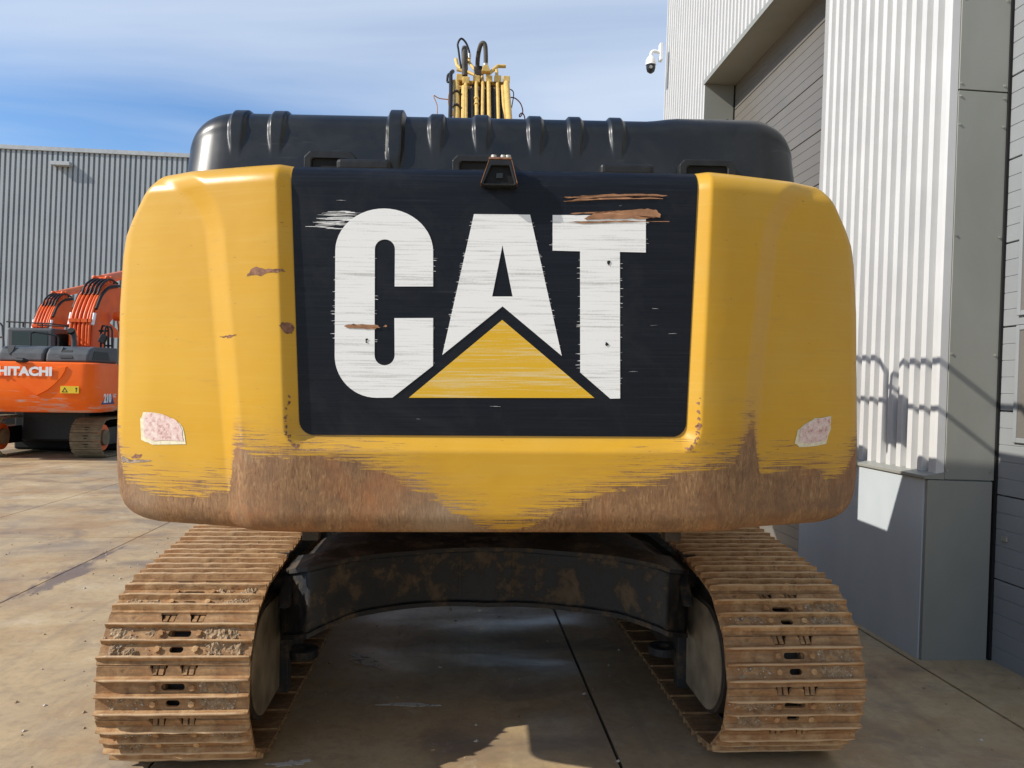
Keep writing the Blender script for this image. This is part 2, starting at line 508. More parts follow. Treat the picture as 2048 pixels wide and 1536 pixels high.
def lerp_tab(v, tab):
    if v <= tab[0][0]:
        return tab[0][1]
    for (a, b), (c, d) in zip(tab, tab[1:]):
        if v <= c:
            return b + (d - b) * (v - a) / (c - a) if c > a else d
    return tab[-1][1]


class MB:
    """collects faces, then becomes one mesh object"""

    def __init__(self):
        self.v, self.f, self.mi = [], [], []

    def add(self, vs, fs, mi=0):
        o = len(self.v)
        self.v += [tuple(p) for p in vs]
        self.f += [tuple(i + o for i in f) for f in fs]
        self.mi += [mi] * len(fs)
        return self

    def box(self, lo, hi, mi=0, M=None):
        (a, b, c), (d, e, f) = lo, hi
        vs = [(a, b, c), (d, b, c), (d, e, c), (a, e, c), (a, b, f), (d, b, f), (d, e, f), (a, e, f)]
        if M:
            vs = [M @ Vector(p) for p in vs]
        return self.add(vs, [(0, 3, 2, 1), (4, 5, 6, 7), (0, 1, 5, 4), (1, 2, 6, 5), (2, 3, 7, 6), (3, 0, 4, 7)], mi)

    def tube(self, pts, r, seg=8, mi=0, cap=True, smooth=0):
        pts = [Vector(p) for p in pts]
        if smooth:
            pts = catmull(pts, smooth)
        n = len(pts)
        rr = r if isinstance(r, (list, tuple)) else [r] * n
        tang = []
        for i in range(n):
            t = pts[min(i + 1, n - 1)] - pts[max(i - 1, 0)]
            tang.append(t.normalized())
        ref = Vector((0, 0, 1)) if abs(tang[0].z) < 0.9 else Vector((1, 0, 0))
        u = tang[0].cross(ref).normalized()
        vs, fs = [], []
        for i in range(n):
            u = (u - tang[i] * u.dot(tang[i])).normalized()
            w = tang[i].cross(u)
            for k in range(seg):
                a = 2 * math.pi * k / seg
                vs.append(pts[i] + (u * math.cos(a) + w * math.sin(a)) * rr[i])
        for i in range(n - 1):
            for k in range(seg):
                k2 = (k + 1) % seg
                fs.append((i * seg + k, i * seg + k2, (i + 1) * seg + k2, (i + 1) * seg + k))
        if cap:
            fs.append(tuple(range(seg - 1, -1, -1)))
            fs.append(tuple((n - 1) * seg + k for k in range(seg)))
        return self.add(vs, fs, mi)

    def cyl(self, a, b, r, seg=20, mi=0):
        return self.tube([a, b], r, seg, mi)

    def prism(self, outer, holes, fn, d0, d1, mi=0):
        """2D polygon (with holes) pushed between depths d0 and d1; fn(u, v, d) -> point"""
        loops = [list(outer)] + [list(h) for h in holes]
        flat = [p for l in loops for p in l]
        tris = tessellate_polygon([[Vector((p[0], p[1], 0)) for p in l] for l in loops])
        n = len(flat)
        vs = [fn(u, v, d0) for u, v in flat] + [fn(u, v, d1) for u, v in flat]
        fs = [tuple(t) for t in tris] + [tuple(i + n for i in reversed(t)) for t in tris]
        o = 0
        for l in loops:
            k = len(l)
            for i in range(k):
                j = (i + 1) % k
                fs.append((o + i, o + j, n + o + j, n + o + i))
            o += k
        return self.add(vs, fs, mi)

    def grid(self, nu, nv, fn, mi=0, flip=False):
        vs = [fn(i, j) for j in range(nv) for i in range(nu)]
        fs = []
        for j in range(nv - 1):
            for i in range(nu - 1):
                q = (j * nu + i, j * nu + i + 1, (j + 1) * nu + i + 1, (j + 1) * nu + i)
                fs.append(q[::-1] if flip else q)
        return self.add(vs, fs, mi)

    def mesh(self, name, mats, smooth=False, fix=True):
        me = bpy.data.meshes.new(name)
        me.from_pydata(self.v, [], self.f)
        if fix:
            bm = bmesh.new()
            bm.from_mesh(me)
            bmesh.ops.recalc_face_normals(bm, faces=bm.faces)
            bm.to_mesh(me)
            bm.free()
        for m in (mats if isinstance(mats, (list, tuple)) else [mats]):
            me.materials.append(MAT[m] if isinstance(m, str) else m)
        if any(self.mi):
            me.polygons.foreach_set('material_index', self.mi)
        if smooth:
            me.polygons.foreach_set('use_smooth', [True] * len(me.polygons))
        me.update()
        return me

    def build(self, name, mats, parent=None, smooth=False, bevel=0.0, seg=2, xf=None, angle=40, fix=True):
        o = bpy.data.objects.new(name, self.mesh(name, mats, smooth, fix))
        col.objects.link(o)
        if parent:
            o.parent = parent
        if xf:
            o.matrix_local = xf
        if bevel:
            b = o.modifiers.new('bevel', 'BEVEL')
            b.width = bevel
            b.segments = seg
            b.limit_method = 'ANGLE'
            b.angle_limit = R(35)
            b.harden_normals = False
        if smooth and angle < 180:
            o.data.set_sharp_from_angle(angle=R(angle))
        return o


def catmull(p, n):
    out = []
    P = [p[0] * 2 - p[1]] + list(p) + [p[-1] * 2 - p[-2]]
    for i in range(1, len(P) - 2):
        a, b, c, d = P[i - 1], P[i], P[i + 1], P[i + 2]
        for k in range(n):
            t = k / n
            out.append(0.5 * ((2 * b) + (c - a) * t + (2 * a - 5 * b + 4 * c - d) * t * t + (3 * b - a - 3 * c + d) * t ** 3))
    out.append(P[-2])
    return out


def empty(name, loc=(0, 0, 0), rot=(0, 0, 0), parent=None):
    o = bpy.data.objects.new(name, None)
    col.objects.link(o)
    o.location = loc
    o.rotation_euler = rot
    o.empty_display_size = 0.3
    if parent:
        o.parent = parent
    return o


def tag(o, label=None, cat=None, group=None, kind=None):
    if label:
        o['label'] = label
    if cat:
        o['category'] = cat
    if group:
        o['group'] = group
    if kind:
        o['kind'] = kind
    return o


def inst(src, parent, mat4, name=None):
    o = src.copy()
    if name:
        o.name = name
    col.objects.link(o)
    o.parent = parent
    o.matrix_local = mat4
    return o


def XZ(yv):
    return lambda u, v, d: (u, yv + d, v)


def text_mesh(name, body, size, mat, parent, place, offset=0.0, shear=0.0, xscale=1.0, spacing=1.0):
    cu = bpy.data.curves.new(name, 'FONT')
    cu.body = body
    cu.size = size
    cu.extrude = 0.002
    cu.offset = offset
    cu.shear = shear
    cu.space_character = spacing
    cu.align_x = 'CENTER'
    cu.resolution_u = 3
    tmp = bpy.data.objects.new(name, cu)
    col.objects.link(tmp)
    dg = bpy.context.evaluated_depsgraph_get()
    me = bpy.data.meshes.new_from_object(tmp.evaluated_get(dg))
    bpy.data.objects.remove(tmp)
    me.materials.clear()
    me.materials.append(MAT[mat])
    me.transform(place @ Matrix.Diagonal((xscale, 1, 1, 1)))
    o = bpy.data.objects.new(name, me)
    col.objects.link(o)
    o.parent = parent
    return o


# ================================================================== GROUND
ground = MB().box((-400, -300, -0.30), (400, 500, -0.024)).build('ground', 'concrete')
GZ = -0.042
ground.location.z = GZ
tag(ground, 'pale concrete yard stained with tan mud and oil', 'ground', kind='structure')
GX = [0.585 - 2.07 * k for k in range(16, -1, -1)]
GY = [-9.5, -0.5, 8.49, 17.5, 26.5]
SL = {}
for j in range(len(GY) - 1):
    for i in range(len(GX) - 1):
        w, l = GX[i + 1] - GX[i], GY[j + 1] - GY[j]
        key = round(l, 3)
        gap = 0.007
        if key not in SL:
            SL[key] = MB().box((-w / 2 + gap, -l / 2 + gap, -0.02), (w / 2 - gap, l / 2 - gap, 0.0)).mesh('slab', 'concrete')
        o = bpy.data.objects.new('slab', SL[key])
        col.objects.link(o)
        o.parent = ground
        o.location = ((GX[i] + GX[i + 1]) / 2, (GY[j] + GY[j + 1]) / 2, 0)
for j in range(len(GY) - 1):        # strip beside the hall
    l = GY[j + 1] - GY[j]
    o = MB().box((0.585 + 0.010, GY[j] + 0.007, -0.02), (2.70, GY[j + 1] - 0.007, 0.0)).build('slab', 'concrete', ground)
MB().box((2.712, -9.5, -0.02), (3.6, 14.0, 0.004)).build('door_apron', 'concrete', ground)
js = MB()
for xx in GX:
    js.box((xx - 0.0068, -9.5, -0.0235), (xx + 0.0068, 26.5, -0.010))
js.build('joint_seal', 'joint_seal', ground)
js = MB()
for yy in GY:
    js.box((GX[0], yy - 0.0065, -0.0230), (0.58, yy + 0.0065, -0.011))
js.build('joint_seal', 'joint_seal', ground)


def blot(name, cx, cy, rx, ry, rot, mat, seed, h=0.0035, rough=0.35):
    pts = []
    for k in range(36):
        a = 2 * math.pi * k / 36
        rr = 1 + rough * (mnoise.noise(Vector((math.cos(a) * 1.7 + seed, math.sin(a) * 1.7, seed * 3.1))) +
                          0.5 * mnoise.noise(Vector((math.cos(a) * 5 + seed, math.sin(a) * 5, seed))))
        u, v = math.cos(a) * rx * rr, math.sin(a) * ry * rr
        pts.append((cx + u * math.cos(rot) - v * math.sin(rot), cy + u * math.sin(rot) + v * math.cos(rot)))
    return MB().prism(pts, [], lambda u, v, d: (u, v, d), 0.002, h).build(name, mat, ground)


blot('whitewash_spill', -0.72, 4.75, 0.16, 0.05, R(-55), 'spilt_whitewash', 1.3, rough=0.9)
blot('whitewash_spill', -0.40, 4.08, 0.12, 0.02, R(-4), 'spilt_whitewash', 2.7, rough=0.8)
blot('whitewash_spill', -2.75, 7.9, 0.25, 0.035, R(-4), 'spilt_whitewash', 5.7, rough=0.8)
blot('whitewash_spill', -0.88, 3.47, 0.07, 0.03, R(10), 'spilt_whitewash', 7.7, rough=0.9)

# loose grit and crumbs of mud lying about
rg = random.Random(21)
grit = MB()
for k in range(900):
    if k < 620:
        gx, gy = rg.uniform(-5.2, -1.65), rg.uniform(2.9, 9.0)
    elif k < 760:
        gx, gy = rg.uniform(1.65, 3.2), rg.uniform(2.8, 6.5)
    else:
        gx, gy = rg.uniform(-0.95, 0.95), rg.uniform(3.0, 6.5)
    a = rg.random() ** 3
    q = 0.003 + 0.011 * a
    w = rg.uniform(0.5, 1.2)
    mi = 0 if rg.random() < 0.5 else 1
    grit.add([(gx + q, gy, 0.002), (gx, gy + q * w, 0.002), (gx - q * w, gy, 0.002), (gx, gy - q, 0.002), (gx + q * 0.2, gy, q * 0.9)],
             [(0, 1, 4), (1, 2, 4), (2, 3, 4), (3, 0, 4)], mi)
o = grit.build('grit', ['pebble', 'mud'], ground)
o['kind'] = 'stuff'

# ================================================================== YELLOW EXCAVATOR
exc = empty('crawler_excavator', (0.0, 5.4, GZ))
tag(exc, 'large worn yellow excavator with rusty tracks seen from behind beside the white hall', 'excavator')
TW = Matrix.Translation((0, -5.4, -GZ))                     # world metres -> excavator space
MU = TW @ Matrix.Translation((-0.0224, 2.7468, 0)) @ Matrix.Rotation(R(-2.0), 4, 'Z') @ Matrix.Rotation(R(-0.5), 4, 'Y')


# ---------------------------------------------------------------- counterweight
HW = [(1.108, 1.235), (1.111, 1.275), (1.117, 1.315), (1.128, 1.350), (1.146, 1.386), (1.175, 1.415), (1.22, 1.436), (1.30, 1.447),
      (1.40, 1.450), (1.95, 1.442), (2.14, 1.430), (2.19, 1.421), (2.22, 1.412), (2.28, 1.380), (2.36, 1.333), (2.40, 1.309), (2.43, 1.288),
      (2.443, 1.272), (2.450, 1.250)]
HW = [(a, b * 1.021 - 0.003) for a, b in HW]
ZB, ZT = 1.108, 2.450
PROF = [(0, 0), (0.74, 0.0), (0.80, 0.011), (0.87, 0.030), (0.95, 0.056), (1.05, 0.088), (1.32, 0.180), (1.46, 0.240)]


def prof(ax):
    # rounded plan profile
    return sum(lerp_tab(max(0.0, ax + 0.012 * k), PROF) * w for k, w in ((-4, 1), (-3, 2), (-2, 3), (-1, 4), (0, 5), (1, 4), (2, 3), (3, 2), (4, 1))) / 25


def rsd(dx, dz, r):
    if dx < r and dz < r:
        return r - math.hypot(r - dx, r - dz)
    return min(dx, dz)


def edge_round(d, r):
    if d >= r:
        return 0.0
    d = max(d, 0.0)
    return r - math.sqrt(max(0.0, r * r - (r - d) ** 2))


def crease(t):
    """a straight ramp with tight fillets at both ends"""
    k = 0.16
    if t <= -k:
        return 0.0
    if t < k:
        return (t + k) ** 2 / (4 * k)
    if t < 1 - k:
        return t
    if t < 1 + k:
        return 1 - (1 + k - t) ** 2 / (4 * k)
    return 1.0


def rec_half(zz):
    return lerp_tab(zz, [(1.40, 0.742), (2.45, 0.785)])


def cw_y(x, z, hw=None):
    ax = abs(x)
    if hw is None:
        hw = lerp_tab(z, HW)
    y = prof(ax)
    # side pockets set back behind the middle
    xin = lerp_tab(z, [(1.1, 0.875), (1.41, 0.905), (1.80, 0.945), (2.17, 0.985), (2.45, 1.02)])
    d = rsd(ax - xin, 2.505 - z, 0.32)
    y += 0.042 * crease(d / 0.080)
    # shallow recess for the black panel, open at the top
    d = rsd(rec_half(z) - ax, z - 1.412, 0.085)
    y += 0.036 * crease(d / 0.046)
    y += edge_round(hw - ax, 0.055 - 0.020 * sstep((z - 2.15) / 0.15))
    y += edge_round(ZT - z, 0.085) * 1.1
    y += edge_round(z - ZB, 0.085)
    return y


def nonuni(breaks):
    out = []
    for (a, n), (b, _) in zip(breaks, breaks[1:]):
        out += [a + (b - a) * k / n for k in range(n)]
    return out + [breaks[-1][0]]


SS = nonuni([(0.0, 8), (0.46, 56), (0.585, 80), (0.80, 16), (0.93, 14), (1.0, 0)])
SS = [-s for s in SS[::-1]][:-1] + SS
# last bit near the edge finer
zs = nonuni([(ZB, 14), (1.20, 22), (1.40, 26), (1.50, 40), (2.10, 40), (2.33, 34), (ZT, 0)])
SSf = []
for s in SS:
    SSf.append(math.copysign(1 - (1 - abs(s)) ** 1.0, s))
SSf = sorted(set([round(s, 5) for s in SSf] + [s * k for s in (0.955, 0.965, 0.975, 0.983, 0.989, 0.994, 0.9975) for k in (-1, 1)]))
nu, nv = len(SSf), len(zs)


def cwp(i, j):
    zz = zs[j]
    hw = lerp_tab(zz, HW)
    xx = SSf[i] * hw
    return (xx * (1 - 0.005 * (1 - sstep((2.445 - zz) / 0.085)) * sstep((abs(SSf[i]) - 0.7) / 0.25)), cw_y(xx, zz, hw), zz)


mb = MB().grid(nu, nv, cwp)
# rim carried forward and closed
rim = [i for i in range(nu)] + [j * nu + nu - 1 for j in range(1, nv)] + [(nv - 1) * nu + i for i in range(nu - 2, -1, -1)] + \
      [j * nu for j in range(nv - 2, 0, -1)]
base = len(mb.v)
mb.v += [(mb.v[k][0], max(mb.v[k][1] + 0.03, 0.62), mb.v[k][2]) for k in rim]
for k in range(len(rim)):
    k2 = (k + 1) % len(rim)
    mb.f.append((rim[k], rim[k2], base + k2, base + k))
    mb.mi.append(0)
mb.f.append(tuple(base + k for k in range(len(rim))))
mb.mi.append(0)
cw = mb.build('counterweight', 'cw', exc, smooth=True, xf=MU, angle=62)
cw['label'] = 'yellow steel counterweight worn to brown rust along the bottom'

# black panel lying in the recess
PH = 0.0045
prow = nonuni([(1.467, 30), (2.33, 16), (2.4475, 0)])


def panel_half(zz):
    h = rec_half(zz) - 0.047
    d = zz - 1.466
    r = 0.05
    if d < r:
        h -= r - math.sqrt(max(0, r * r - (r - d) ** 2))
    return h


prow = [1.4665, 1.468, 1.471, 1.476, 1.484, 1.494, 1.505, 1.518] + [1.53 + (2.33 - 1.53) * k / 16 for k in range(17)] + \
       [2.33 + (2.4485 - 2.33) * k / 16 for k in range(1, 17)]


def panel_y(x, z):
    return 0.036 + edge_round(ZT - z, 0.085) * 1.1 - PH


MB().grid(41, len(prow), lambda i, j: ((i / 20 - 1) * panel_half(prow[j]), panel_y(0, prow[j]), prow[j])).build(
    'logo_panel', 'panel', cw, smooth=True, angle=180)

LY = 0.036 - PH


def letter(name, outer, holes, mat, lift=0.0015):
    return MB().prism(outer, holes, XZ(LY), -lift - 0.0008, -0.0003).build(name, mat, cw)


def arc(cx, cz, rx, rz, a0, a1, n=14):
    return [(cx + rx * math.cos(R(a0 + (a1 - a0) * k / n)), cz + rz * math.sin(R(a0 + (a1 - a0) * k / n))) for k in range(n + 1)]


Cpts = arc(-0.401, 2.128, 0.175, 0.154, 180, 0, 26) + [(-0.225, 2.004), (-0.363, 2.002)] + arc(-0.399, 2.136, 0.036, 0.035, 0, 180, 12) + \
    arc(-0.397, 1.754, 0.036, 0.036, 180, 360, 12) + [(-0.363, 1.888), (-0.224, 1.890), (-0.223, 1.718), (-0.368, 1.602), (-0.425, 1.601)] + \
    arc(-0.425, 1.752, 0.150, 0.151, 270, 180, 14)
letter('letter', Cpts, [], 'white_lettering')
letter('letter', [(-0.08, 2.267), (0.123, 2.268), (0.242, 1.758), (0.026, 1.935), (-0.19, 1.757)],
       [[(0.024, 2.156), (0.062, 1.971), (-0.012, 1.970)]], 'white_lettering')
letter('letter', [(0.205, 2.268), (0.545, 2.273), (0.546, 2.137), (0.451, 2.138), (0.456, 1.605), (0.42, 1.604), (0.31, 1.698), (0.306, 2.138),
                  (0.206, 2.139)], [], 'white_lettering')
letter('triangle_emblem', [(0.025, 1.886), (0.362, 1.606), (-0.309, 1.602)], [], 'yellow_lettering')

# white paint dragged sideways off the letters
rs = random.Random(5)


def streak(mbd, x, z, l, h):
    n = 5
    sl = rs.uniform(-0.05, 0.05) * l
    top = [(x - l / 2 + l * k / n, z + sl * k / n + h * (0.5 + 0.6 * rs.random()) * math.sin(math.pi * (k + 0.15) / (n + 0.3))) for k in range(n + 1)]
    bot = [(x - l / 2 + l * k / n, z + sl * k / n - h * 0.4 * rs.random()) for k in range(n, -1, -1)]
    mbd.prism(top + bot, [], XZ(LY), -0.0012, -0.0002)


mb = MB()
EDG = [(-0.577, 1.75, 2.12), (-0.226, 2.02, 2.15), (-0.226, 1.72, 1.88), (-0.434, 1.76, 2.12), (0.306, 1.71, 2.12), (0.453, 1.62, 2.12), (0.545, 2.15, 2.26), (0.206, 2.15, 2.26)]
for xe, z0, z1 in EDG:
    for k in range(int((z1 - z0) * 40)):
        zz = z0 + (z1 - z0) * rs.random()
        streak(mb, xe + rs.uniform(-0.004, 0.004), zz, rs.uniform(0.006, 0.026), rs.uniform(0.0007, 0.0022))
for k in range(26):
    t = rs.random()
    zz = 1.76 + t * 0.5
    streak(mb, 0.242 - (zz - 1.758) * 0.2333, zz, rs.uniform(0.006, 0.022), rs.uniform(0.0007, 0.002))
    streak(mb, -0.19 + (zz - 1.757) * 0.2157, zz, rs.uniform(0.006, 0.022), rs.uniform(0.0007, 0.002))
for k in range(46):
    zz = rs.uniform(2.205, 2.27)
    xx = -0.575 + (zz - 2.2) * 0.9
    streak(mb, xx - rs.uniform(-0.02, 0.075), zz, rs.uniform(0.03, 0.11), rs.uniform(0.0008, 0.003))
for k in range(16):
    streak(mb, rs.uniform(-0.69, 0.68), rs.uniform(1.49, 2.32), rs.uniform(0.006, 0.05), rs.uniform(0.0003, 0.0008))
o = mb.build('paint_smear', 'white_lettering', cw)
o['kind'] = 'stuff'


def patch(name, poly, mat, yfn, off=0.0015, rings=5, wob=0.0, seed=0.0, fine=3):
    """a flat patch lying on a curved face: concentric rings dropped on it"""
    pts = []
    for k in range(len(poly)):
        a, b = poly[k], poly[(k + 1) % len(poly)]
        for q in range(fine):
            t = q / fine
            u, v = a[0] + (b[0] - a[0]) * t, a[1] + (b[1] - a[1]) * t
            u += wob * mnoise.noise(Vector((u * 90, v * 90, seed)))
            v += wob * mnoise.noise(Vector((u * 90, v * 90, seed + 7)))
            pts.append((u, v))
    cx = sum(p[0] for p in pts) / len(pts)
    cz = sum(p[1] for p in pts) / len(pts)
    n = len(pts)
    vs = [(cx, yfn(cx, cz) - off, cz)]
    for r in range(1, rings + 1):
        t = r / rings
        for u, v in pts:
            x, z = cx + (u - cx) * t, cz + (v - cz) * t
            vs.append((x, yfn(x, z) - off, z))
    fs = [(0, 1 + (k + 1) % n, 1 + k) for k in range(n)]
    for r in range(rings - 1):
        for k in range(n):
            a, b = 1 + r * n + k, 1 + r * n + (k + 1) % n
            fs.append((a, b, b + n, a + n))
    m = MB()
    m.add(vs, fs)
    return m.build(name, mat, cw, smooth=True, angle=180)


STL = [(-1.335, 1.539), (-1.273, 1.533), (-1.197, 1.514), (-1.161, 1.484), (-1.149, 1.419), (-1.293, 1.414), (-1.344, 1.431), (-1.347, 1.507)]
STR = [(1.156, 1.434), (1.169, 1.484), (1.203, 1.51), (1.249, 1.529), (1.327, 1.538), (1.322, 1.485), (1.301, 1.431), (1.181, 1.417)]


def shrink(p, k, dx=0.0, dz=0.0):
    cx = sum(a for a, b in p) / len(p)
    cz = sum(b for a, b in p) / len(p)
    return [(cx + (a - cx) * k + dx, cz + (b - cz) * k + dz) for a, b in p]


for ST, dx in ((STL, 0.004), (STR, 0.006)):
    o = patch('sticker', ST, 'sticker_backing', cw_y, 0.0018, 6, 0.006, 2.0)
    o['label'] = 'faded peeling warning sticker'
    patch('sticker_print', shrink(ST, 0.86, dx, 0.006), 'sticker', cw_y, 0.0034, 6, 0.006, 9.0)
SC = [[(-0.892, 2.038), (-0.869, 2.06), (-0.844, 2.063), (-0.818, 2.055), (-0.752, 2.057), (-0.747, 2.049), (-0.789, 2.044), (-0.828, 2.036)],
      [(-0.769, 1.854), (-0.755, 1.868), (-0.727, 1.866), (-0.718, 1.848), (-0.727, 1.829), (-0.748, 1.827), (-0.757, 1.84)],
      [(-1.39, 1.363), (-1.371, 1.373), (-1.34, 1.374), (-1.348, 1.365), (-1.38, 1.359)],
      [(-1.440, 1.357), (-1.422, 1.363), (-1.422, 1.349), (-1.297, 1.355), (-1.302, 1.349), (-1.409, 1.338), (-1.438, 1.343)],
      [(-1.009, 1.820), (-0.982, 1.819), (-0.96, 1.824), (-0.931, 1.822), (-0.939, 1.815), (-0.968, 1.813), (-0.998, 1.816)]]
for k, p in enumerate(SC):
    patch('scrape_mark', p, 'bare_rust' if k != 3 else 'bare_steel', cw_y, 0.0012, 4, 0.009, 3.0 + k, 5)
for k, sgn in enumerate((-1, 1)):       # chafed corners of the recess
    for q in range(30):
        a = rs.random()
        zz = 1.425 + 0.20 * a * a
        xx = sgn * (0.742 - 0.085 * (1 - math.sqrt(max(0, 1 - max(0, 1 - (zz - 1.412) / 0.085) ** 2))) - rs.uniform(-0.004, 0.012))
        h = rs.uniform(0.002, 0.008)
        lx = rs.uniform(0.002, 0.006)
        patch('scrape_mark', [(xx - lx, zz), (xx, zz + h), (xx + lx, zz + h * 0.3), (xx + lx * 0.4, zz - h)], 'bare_rust', cw_y, 0.0012, 2, 0.003, q * 1.0, 2)
PS = [[(0.233, 2.331), (0.274, 2.336), (0.323, 2.34), (0.425, 2.347), (0.529, 2.349), (0.622, 2.347), (0.624, 2.344), (0.529, 2.342), (0.387, 2.337), (0.31, 2.329)],
      [(0.243, 2.317), (0.284, 2.325), (0.387, 2.333), (0.606, 2.337), (0.606, 2.334), (0.387, 2.327), (0.287, 2.319)],
      [(0.317, 2.257), (0.362, 2.28), (0.464, 2.288), (0.529, 2.296), (0.581, 2.292), (0.6, 2.276), (0.597, 2.265), (0.542, 2.259), (0.426, 2.258), (0.336, 2.252)],
      [(0.269, 2.276), (0.374, 2.283), (0.452, 2.288), (0.387, 2.277), (0.285, 2.272)],
      [(0.243, 2.244), (0.317, 2.245), (0.465, 2.252), (0.631, 2.252), (0.631, 2.249), (0.452, 2.247), (0.311, 2.24)],
      [(-0.545, 1.858), (-0.517, 1.864), (-0.473, 1.865), (-0.423, 1.863), (-0.413, 1.856), (-0.429, 1.848), (-0.485, 1.849), (-0.53, 1.852)],
      [(-0.405, 1.859), (-0.394, 1.865), (-0.386, 1.859), (-0.394, 1.853)],
      [(0.400, 2.105), (0.412, 2.112), (0.424, 2.106), (0.416, 2.092), (0.410, 2.078), (0.404, 2.092)],
      [(0.395, 1.800), (0.404, 1.812), (0.418, 1.800), (0.405, 1.793)],
      [(-0.470, 1.812), (-0.452, 1.818), (-0.460, 1.805), (-0.455, 1.793), (-0.468, 1.798)]]
for k, p in enumerate(PS):
    if k >= 7:
        p = shrink(p, 0.62)
    patch('scrape_mark', p, 'scraped_primer' if k < 7 else 'black_plastic', panel_y, 0.0042, 3, 0.0045, 31.0 + k, 5)

# rear view camera under its guard
RX = 0.012
rcam = MB()
out = [(RX - 0.038, 2.450), (RX + 0.040, 2.450), (RX + 0.060, 2.368), (RX + 0.052, 2.360), (RX - 0.058, 2.360), (RX - 0.066, 2.368)]
inn = [(RX - 0.031, 2.430), (RX + 0.033, 2.430), (RX + 0.052, 2.366), (RX - 0.058, 2.366)]
rcam.prism(out, [inn], XZ(0), -0.020, 0.10)
rc_o = rcam.build('rear_camera', 'black_plastic', exc, bevel=0.003, xf=MU)
MB().prism(shrink(inn, 1.05), [], XZ(0), -0.006, 0.09).build('camera_body', 'black_void', rc_o)
MB().box((RX - 0.014, -0.012, 2.386), (RX + 0.012, -0.0065, 2.406)).build('camera_lens', 'lens_glass', rc_o, bevel=0.003)
for k, e in enumerate(((0, 5), (1, 2))):
    (xa, za), (xb, zb2) = out[e[0]], out[e[1]]
    sx = -1 if k == 0 else 1
    MB().prism([(xa, za), (xb, zb2), (xb + sx * 0.0025, zb2), (xa + sx * 0.0025, za)], [], XZ(0), -0.0208, 0.05).build('guard_edge', 'bare_rust', rc_o)
MB().box((RX - 0.04, -0.018, 2.4525), (RX + 0.042, 0.16, 2.461)).build('mounting_plate', 'bare_rust', rc_o, bevel=0.002)
for dx in (-0.022, 0.012, 0.030):
    MB().cyl((RX + dx, 0.01, 2.4615), (RX + dx, 0.01, 2.475), 0.011, 8).build('bolt', 'fitting_steel', rc_o, bevel=0.002)

# ---------------------------------------------------------------- hood
RIBS = [(-1.027, 0.026, 0.013, 2.545), (-0.871, 0.026, 0.013, 2.545), (-0.401, 0.027, 0.026, 2.47), (-0.238, 0.026, 0.013, 2.56), (-0.057, 0.028, 0.013, 2.56),
        (0.16, 0.026, 0.013, 2.55), (0.323, 0.025, 0.013, 2.55), (0.492, 0.025, 0.013, 2.55)]
HX = 1.250


def hood_p(x, t):
    """t: 0 bottom of rear face .. 1 end of the roof"""
    ax = abs(x)
    e = max(0.0, (ax - (HX - 0.20)) / 0.20)
    drop = 0.20 * (1 - math.sqrt(max(0.0, 1 - e * e)))
    top = 2.757 + 0.014 * sstep((x - 0.62) / 0.14) - 0.62 * drop
    yb = 0.285 + 0.55 * drop
    # profile: rise, round shoulder, roof
    if t < 0.5:
        k = t / 0.5
        z = 2.40 + (top - 0.10 - 2.40) * k
        y = yb + 0.055 * k
        ny, nz = -0.99, 0.14
    elif t < 0.8:
        a = (t - 0.5) / 0.3 * math.pi / 2
        y = yb + 0.055 + 0.13 * (1 - math.cos(a))
        z = top - 0.10 + 0.10 * math.sin(a)
        ny, nz = -math.cos(a), math.sin(a)
    else:
        k = (t - 0.8) / 0.2
        y = yb + 0.185 + (1.38 - yb - 0.185) * k
        z = top
        ny, nz = 0.0, 1.0
    b = 0.0
    for c, w, h, zl in RIBS:
        d = abs(x - c)
        ww = w * (0.62 + 0.38 * sstep((z - zl) / 0.12))
        if d < ww * 1.7:
            prof_r = sstep((ww * 1.45 - d) / (ww * 0.62))
            ln = sstep((z - zl) / 0.10)
            b = max(b, h * prof_r * ln)
    return (x, y + ny * b, z + nz * b)


hxs = set([-HX + 2 * HX * k / 60 for k in range(61)])
for c, w, h, zl in RIBS:
    for k in range(-10, 11):
        hxs.add(round(c + w * 1.75 * k / 10, 4))
for k in range(14):
    for s in (-1, 1):
        hxs.add(s * (HX - 0.2 + 0.2 * math.sin(k / 14 * math.pi / 2)))
hxs = sorted(hxs)
hts = nonuni([(0, 18), (0.5, 16), (0.8, 4), (1.0, 0)])
mb = MB().grid(len(hxs), len(hts), lambda i, j: hood_p(hxs[i], hts[j]))
nu2, nv2 = len(hxs), len(hts)
for i0 in (0, nu2 - 1):     # end walls
    ring = [j * nu2 + i0 for j in range(nv2)]
    b0 = len(mb.v)
    mb.v.append((mb.v[ring[-1]][0], mb.v[ring[-1]][1], 2.40))
    mb.f.append(tuple(ring + [b0]))
    mb.mi.append(0)
hood = mb.build('engine_hood', 'hood', exc, smooth=True, xf=MU, angle=50)
hood['label'] = 'black ribbed engine cover'
